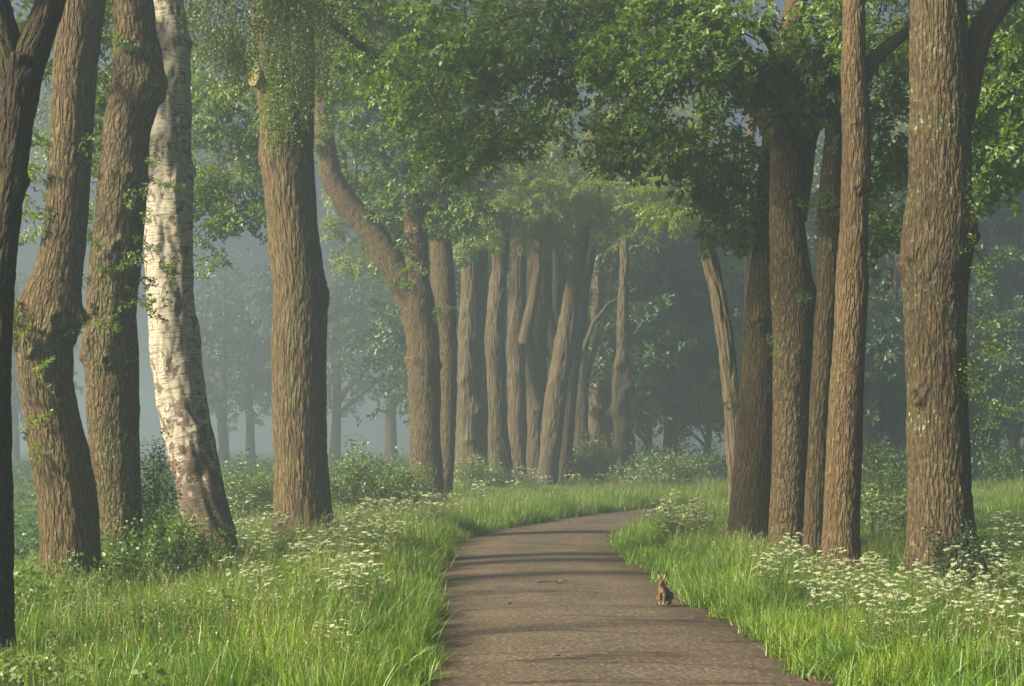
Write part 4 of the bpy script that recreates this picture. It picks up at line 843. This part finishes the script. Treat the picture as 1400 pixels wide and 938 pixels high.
# ================================================================== COW PARSLEY
def umbel(seed, r=.05):
    rng = np.random.RandomState(seed); V = []; Fq = []; n = 0; st = []
    for k in range(11):
        a = k * 2.4; q = r * math.sqrt((k + .4) / 11); c = np.array([math.cos(a) * q, math.sin(a) * q, .035 - q * q * 4 + rng.normal(0, .003)])
        st.append(c)
        for j in range(7):
            b = rng.uniform(0, 6.28); o = c + np.array([math.cos(b), math.sin(b), 0]) * rng.uniform(.003, .012) + [0, 0, rng.normal(0, .002)]
            s = rng.uniform(.0035, .006); t = rng.normal(0, .35, 2)
            for (dx, dy) in ((-s, -s), (s, -s), (s, s), (-s, s)): V.append(o + [dx, dy, dx * t[0] + dy * t[1]])
            Fq.append((n, n + 1, n + 2, n + 3)); n += 4
    return np.array(V), np.array(Fq), st
def parsley_proto(seed, h):
    rng = np.random.RandomState(seed); t = thing("cow_parsley", None, "wild flower", (0, 0, 0)); heads = [np.array([rng.normal(0, .04), rng.normal(0, .04), h])]
    for k in range(9): a = k * .7 + rng.uniform(0, 1); heads.append(np.array([math.cos(a) * rng.uniform(.06, .20), math.sin(a) * rng.uniform(.06, .20), h * rng.uniform(.52, 1.02)]))
    V = []; Fq = []; n = 0
    def seg(a, b, r):
        nonlocal n
        d = b - a; u = np.cross(d, [.3, .5, .1]); u /= np.linalg.norm(u); v = np.cross(d, u); v /= np.linalg.norm(v)
        for p, rr in ((a, r), (b, r * .6)):
            for k in range(3): V.append(p + rr * (u * math.cos(k * 2.09) + v * math.sin(k * 2.09)))
        for k in range(3): Fq.append((n + k, n + (k + 1) % 3, n + 3 + (k + 1) % 3, n + 3 + k))
        n += 6
    z0 = h * .45; seg(np.array([0, 0, -.05]), np.array([0, 0, z0]), .006)
    for hd in heads:
        m = np.array([hd[0] * .5, hd[1] * .5, z0 + (hd[2] - z0) * .55]); seg(np.array([0, 0, z0 * rng.uniform(.75, 1)]), m, .004); seg(m, hd - [0, 0, .03], .0035)
        for c in umbel(seed * 9 + 1)[2]: seg(hd - [0, 0, .03], hd + c * .9, .0012)
    mesh_np("stem", np.array(V), [np.array(Fq)], [M['herb']], t, {"tint": np.full(len(V), .6)}, None, False)
    n_ = 130; a = rng.uniform(0, 6.28, n_); rr = rng.uniform(.02, .24, n_); pos = np.stack([np.cos(a) * rr, np.sin(a) * rr, rng.uniform(.1, h * .7, n_)], 1)
    L = place_leaves(leaf_shape('simple'), pos, np.stack([np.cos(a), np.sin(a), rng.normal(0, .4, n_)], 1), rng.uniform(.025, .06, n_), rng, .6); mesh_np("leaves", L[0], [L[1]], [M['herb']], t, {"tint": L[2]}, None, False)
    ms = [umbel(seed * 9 + k, rng.uniform(.024, .042)) for k in range(2)]; obs = []
    for k, hd in enumerate(heads):
        if k < 2: o = mesh_np("flower_head", ms[k][0], [ms[k][1]], [M['petal']], t, None, None, False); obs.append(o)
        else: o = obs[k % 2].copy(); COL.objects.link(o); o.parent = t
        o.location = hd; o.rotation_euler = (rng.normal(0, .2), rng.normal(0, .2), rng.uniform(0, 6))
    return t
PP = [parsley_proto(1, .78), parsley_proto(2, .68), parsley_proto(3, .85)]
PU = set(); prg = random.Random(4)
def parsley(n, pxr, Yr, label, group, sc=(.8, 1.1)):
    k = 0
    while k < n:
        y = prg.uniform(*Yr); x = (prg.uniform(*pxr) - CX) / F * y
        if road_dist([x], [y])[0] < 2.15: 
            pxr = (pxr[0] - 2, pxr[1] + 2); continue
        o = PP[prg.randrange(3)]; rz = prg.uniform(0, 6.28); s = prg.uniform(*sc) * np.interp(y, [14, 22, 32, 60], [.74, .92, 1.0, 1.1]); loc = (x, y, gz(x, y)); k += 1
        if o.name in PU:
            c = o.copy(); COL.objects.link(c)
            for ch in o.children: d = ch.copy(); COL.objects.link(d); d.parent = c
            o = c
        PU.add(o.name); o.location = loc; o.rotation_euler = (0, 0, rz); o.scale = (s, s, s); o["label"] = label; o["group"] = group
parsley(38, (430, 590), (16.5, 27), "white cow parsley in the near grass left of the road, before the stout oak", "cow parsley before the stout oak")
parsley(40, (330, 600), (18, 34), "white cow parsley scattered from the stout oak's foot down to the left road edge", "scattered cow parsley left of the road")
parsley(4, (440, 510), (14.2, 15.2), "creamy cow parsley lowest in the left grass, beside the bottom edge of the picture", "lowest cow parsley on the left", (.6, .75))
parsley(9, (240, 420), (16, 20), "white cow parsley in the grass between the birch and the stout oak's front", "cow parsley below the birch", (.6, .8))
parsley(26, (500, 660), (34, 45), "white cow parsley bank along the left road edge at the forked oak", "cow parsley bank by the forked oak", (.9, 1.2))
parsley(12, (300, 460), (38, 48), "white cow parsley behind the stout oak", "cow parsley behind the stout oak", (.9, 1.1))
parsley(26, (880, 965), (30.5, 37), "white cow parsley on the inside of the bend, before the leaning robinia", "cow parsley on the inside of the bend", (.95, 1.2))
parsley(30, (1030, 1150), (17, 23), "white cow parsley before the feet of the slim oaks", "cow parsley before the slim oaks", (.75, 1.))
parsley(62, (1150, 1420), (14.5, 22.5), "white cow parsley before the foot of the massive oak", "cow parsley before the massive oak", (.8, 1.1))
parsley(14, (1185, 1240), (32, 44), "white cow parsley behind the gap left of the massive oak", "cow parsley left of the massive oak", (1., 1.3))
parsley(8, (1345, 1410), (27, 33), "white cow parsley at the field edge right of the massive oak", "cow parsley right of the massive oak", (.9, 1.2))
parsley(20, (680, 910), (60, 72), "far white cow parsley on the bank behind the bend", "cow parsley behind the bend", (1., 1.3))

# ================================================================== SHRUBS
def shrub(name, label, x, y, r, h, n, mat, seed, kind='bush', scale=1., sparse=.0, stems=7, cat="shrub"):
    z = gz(x, y); t = thing(name, label, cat, (x, y, z)); c = Crown(kind, 700 + seed); rng = c.rng; base = np.array([x, y, z])
    for k in range(stems):
        a = rng.uniform(0, 6.28); q = math.sqrt(rng.rand()) * r; hh = h * rng.uniform(.6, 1.05) * (1 - .35 * (q / r)); tip = base + [math.cos(a) * q, math.sin(a) * q, hh]
        mid = base + [math.cos(a) * q * .35, math.sin(a) * q * .35, hh * .55]; c.tw.append((np.array([base + [math.cos(a) * r * .1, math.sin(a) * r * .1, -.05], mid, tip]), np.array([.014, .010, .005])))
        m = n // stems; u = (sparse + (1 - sparse) * rng.rand(m)) ; pos = np.where((u < .5)[:, None], base + (mid - base) * (u * 2)[:, None], mid + (tip - mid) * (u * 2 - 1)[:, None]) + rng.normal(0, 1, (m, 3)) * [r * .30, r * .30, h * .06]
        pos[:, 2] = np.maximum(pos[:, 2], z + .05); d = (pos - base) * [1, 1, .5]; d /= np.linalg.norm(d, axis=1)[:, None] + .01; d = d + rng.normal(0, .35, d.shape); d[:, 2] += .35
        c.sprays(pos, d, np.full(m, scale))
    c.build(t, mat, "foliage"); return t
BU, DL = M['bush_leaf'], M['dark_leaf']
shrub("bramble", "tangled bramble at the foot of the bent oak", -5.65, 21.4, .75, .5, 120, BU, 1, scale=.75, stems=9)
shrub("bramble", "low bramble between the dark edge trunk and the bent oak", -5.75, 19.2, .8, .6, 130, BU, 2, scale=.75, stems=9)
shrub("shrub", "bushy shrub between the bent oak and the knobbly oak", -5.35, 23.6, .5, .75, 80, BU, 3, scale=.75, stems=8)
shrub("shrub", "tall dark leaved shrub filling the gap between the knobbly oak and the birch", -4.98, 25.3, .52, 1.25, 170, BU, 4, scale=.75, stems=10)
shrub("sapling", "thin climbing sapling with sparse leaves rising beside the birch", -5.25, 25.9, .28, 3.1, 80, BU, 5, scale=.6, stems=4, sparse=.2)
shrub("shrub", "leafy shrub growing against the birch foot", -4.55, 25.9, .36, .8, 70, BU, 6, scale=.7, stems=7)
shrub("elder_bush", "pale elder bush left of the forked oak", -4.25, 47.5, 1.0, 1.95, 260, M['herb'], 7, scale=1.15, stems=14)
shrub("elder_bush", "smaller pale elder bush touching the forked oak's foot", -3.1, 50, .7, 1.5, 140, M['herb'], 8, scale=1.1, stems=10)
shrub("elder_bush", "pale bush seen between the birch and the stout oak", -7.2, 46, 1.0, 1.6, 180, M['herb'], 9, scale=1.15, stems=12)
shrub("holly_bush", "dark small leaved bush clinging to the massive oak's foot", 5.75, 22.95, .36, 1.15, 90, DL, 10, scale=.5, stems=9)
shrub("holly_bush", "dark twiggy bush leaning out right of the massive oak's foot", 6.25, 23.2, .22, 1.0, 46, DL, 11, scale=.5, stems=5, sparse=.4)
shrub("holly_bush", "low dark bush left of the massive oak's foot", 5.1, 23.2, .32, .55, 50, DL, 12, scale=.5, stems=7)
shrub("sapling", "pale thin sapling in the gap left of the massive oak", 8.55, 41, .5, 2.3, 90, M['herb'], 13, scale=.9, stems=7)
shrub("sapling", "low pale bush under the sapling left of the massive oak", 8.1, 39, .8, 1.2, 110, M['herb'], 14, scale=1., stems=9)
shrub("shrub", "round shrub at the foot of the double trunked robinia", -1.1, 71, 1.0, 1.3, 120, M['herb'], 15, scale=1.4, stems=9)
shrub("shrub", "grey green shrub between the far robinias and the knobbly pole", 4.0, 85, 1.3, 2.0, 170, M['herb'], 16, scale=1.6, stems=10)
shrub("shrub", "arching shrub right of the knobbly pole at the far road bend", 6.6, 74, 1.5, 1.3, 170, M['herb'], 17, scale=1.5, stems=12)

# ================================================================== HARE
def hare():
    y = 20.6; x = (907 - CX) / F * y; z = .055
    t = thing("hare", "brown hare sitting upright with raised black tipped ears at the right road edge", "hare", (x, y, z))
    vs, es, rs = [], [], []
    def add(p, r, par=None):
        vs.append(p); rs.append(r)
        if par is not None: es.append((par, len(vs) - 1))
        return len(vs) - 1
    pel = add((.01, .085, .085), .070); bel = add((.005, .035, .125), .070, pel); che = add((0, -.025, .175), .056, bel); nek = add((0, -.045, .225), .034, che); hed = add((-.004, -.055, .262), .034, nek); cheek = add((-.008, -.08, .254), .027, hed); muz = add((-.012, -.108, .243), .015, cheek)
    add((.012, .165, .06), .022, pel)
    for s in (-1, 1):
        e0 = add((s * .016 - .004, -.045, .290), .009, hed); e1 = add((s * .032 - .004, -.040, .330), .0150, e0); e2 = add((s * .045 - .004, -.036, .368), .0130, e1); add((s * .052 - .004, -.034, .402), .005, e2)
        s0 = add((s * .032, -.045, .135), .027, che); s1 = add((s * .026, -.058, .075), .0155, s0); s2 = add((s * .023, -.068, .022), .012, s1); add((s * .024, -.092, .012), .0115, s2)
        h0 = add((s * .058, .075, .085), .050, pel); h1 = add((s * .072, .005, .066), .030, h0); h2 = add((s * .066, .045, .020), .016, h1); h3 = add((s * .062, -.03, .014), .015, h2); add((s * .058, -.075, .012), .012, h3)
    me = bpy.data.meshes.new("hare_body"); me.from_pydata(vs, es, []); o = bpy.data.objects.new("tmp", me); COL.objects.link(o)
    sk = o.modifiers.new("skin", 'SKIN'); sk.use_smooth_shade = True
    for v, r in zip(me.skin_vertices[0].data, rs): v.radius = (r, r)
    me.skin_vertices[0].data[0].use_root = True
    ss = o.modifiers.new("sub", 'SUBSURF'); ss.levels = 2; ss.render_levels = 2
    dg = bpy.context.evaluated_depsgraph_get(); m2 = bpy.data.meshes.new_from_object(o.evaluated_get(dg)); bpy.data.objects.remove(o)
    V = np.empty(len(m2.vertices) * 3, np.float32); m2.vertices.foreach_get("co", V); V = V.reshape(-1, 3)
    nz = perlin(V * 160.) * .0022 + perlin(V * 60.) * .002; nn = np.empty(len(V) * 3, np.float32); m2.vertices.foreach_get("normal", nn); V2 = V + nn.reshape(-1, 3) * nz[:, None]; m2.vertices.foreach_set("co", V2.astype(np.float32).ravel())
    col = np.tile([.080, .066, .046], (len(V), 1)); chest = smooth(-.02, -.06, V[:, 1]) * smooth(.03, .10, V[:, 2]) * smooth(.27, .22, V[:, 2]); col = col + (np.array([.115, .072, .038]) - col) * chest[:, None]
    belly = smooth(.05, .02, V[:, 2]) * smooth(.06, .0, np.abs(V[:, 0])); col += (np.array([.34, .27, .19]) - col) * belly[:, None] * .7
    eartip = smooth(.352, .368, V[:, 2]); col += (np.array([.012, .010, .009]) - col) * eartip[:, None]; ear_in = smooth(.30, .31, V[:, 2]) * smooth(-.036, -.046, V[:, 1]) * (1 - eartip); col += (np.array([.30, .19, .13]) - col) * ear_in[:, None] * .7
    cheekp = smooth(.245, .232, V[:, 2]) * smooth(-.07, -.09, V[:, 1]); col += (np.array([.38, .30, .2]) - col) * cheekp[:, None] * .7
    ca = m2.color_attributes.new("fur", 'FLOAT_COLOR', 'POINT'); ca.data.foreach_set("color", np.column_stack([col, np.ones(len(V))]).astype(np.float32).ravel())
    m, n, out = new_mat("hare_fur"); at = N(n, "ShaderNodeAttribute", attribute_name="fur"); tc = N(n, "ShaderNodeTexCoord"); nz_ = N(n, "ShaderNodeTexNoise"); nz_.inputs["Scale"].default_value = 130; nz_.inputs["Detail"].default_value = 4; n.links.new(tc.outputs["Object"], nz_.inputs["Vector"])
    rr = ramp(n, nz_.outputs["Fac"], [(.35, (.45, .42, .4)), (.65, (1.45, 1.4, 1.35))]); mx = N(n, "ShaderNodeMix", data_type='RGBA', blend_type='MULTIPLY'); mx.inputs[0].default_value = 1; n.links.new(at.outputs["Color"], mx.inputs[6]); n.links.new(rr.outputs[0], mx.inputs[7])
    bs = N(n, "ShaderNodeBsdfPrincipled"); bs.inputs["Roughness"].default_value = .9; bs.inputs["Specular IOR Level"].default_value = .1; n.links.new(mx.outputs[2], bs.inputs["Base Color"]); n.links.new(bs.outputs[0], out.inputs[0])
    m2.materials.clear(); m2.materials.append(m); m2.name = "hare_body"
    b = bpy.data.objects.new("body", m2); COL.objects.link(b); b.parent = t
    em = plain("hare_eye", (.02, .012, .006), .15, .6)
    for s in (-1, 1):
        bm = bmesh.new(); bmesh.ops.create_uvsphere(bm, u_segments=12, v_segments=8, radius=.0065); e = bpy.data.meshes.new("eye"); bm.to_mesh(e); bm.free(); e.materials.append(em); eo = bpy.data.objects.new("eye", e); COL.objects.link(eo); eo.parent = t; eo.location = (s * .029 - .006, -.072, .268)
    t.rotation_euler = (0, 0, rad(-22)); t.scale = (1.02, 1.02, 1.0)
hare()

# ================================================================== SMALL THINGS ON THE ROAD
def road_bits():
    y = 4560 / (803 - HOR); t = np.array([(755 - CX) / F * y, y, .07]); rng = np.random.RandomState(3)
    root = thing("twig", "fallen forked twig with a few dead leaves lying on the asphalt", "twig", t); base = t - [.2, 0, 0]
    tube_obj("stick", root, [base, base + [.15, .03, .01], base + [.30, .0, .02], base + [.42, .05, .015]], [.008, .007, .006, .004], M['twig'], 8, .02, bark=None)
    tube_obj("side_stick", root, [base + [.18, .02, .01], base + [.24, -.08, .02], base + [.27, -.15, .015]], [.006, .005, .003], M['twig'], 8, .02, bark=None)
    L = place_leaves(leaf_shape('oak'), base + np.array([[.4, .04, .02], [.36, .0, .03], [.3, -.05, .02], [.25, -.14, .02], [.44, .1, .01]]), rng.normal(0, 1, (5, 3)) * [1, 1, .25], np.full(5, .1), rng, .4); mesh_np("dead_leaves", L[0], [L[1]], [M['dead_leaf']], root, None, None, False)
    # litter along both rims of the asphalt
    n = 5200; k = rng.randint(0, len(le), n); k = k[(le[k, 1] > 12) & (le[k, 1] < 52)]; n = len(k); sd_ = rng.rand(n) < .62
    u = np.where(sd_, RW - np.abs(rng.normal(0, .13, n)) + .08, np.abs(rng.normal(0, .10, n)) - .06); u = np.where(rng.rand(n) < .06, rng.uniform(.2, RW - .2, n), u)
    p = le[k] + nr[k] * u[:, None] + rng.normal(0, .06, (n, 2)); zz = .02 + .05 * (1 - (2 * np.clip(u / RW, 0, 1) - 1) ** 2)
    pos = np.column_stack([p, zz + rng.uniform(.0, .015, n)]); L = place_leaves(leaf_shape('oak'), pos, rng.normal(0, 1, (n, 3)) * [1, 1, .25], rng.uniform(.03, .08, n), rng, .5)
    setp(mesh_np("leaf_litter", L[0], [L[1]], [M['dead_leaf']], None, None, None, False), kind="stuff")
road_bits()
for o in list(SC.objects):
    if o.type == 'EMPTY' and "label" not in o: bpy.data.objects.remove(o)
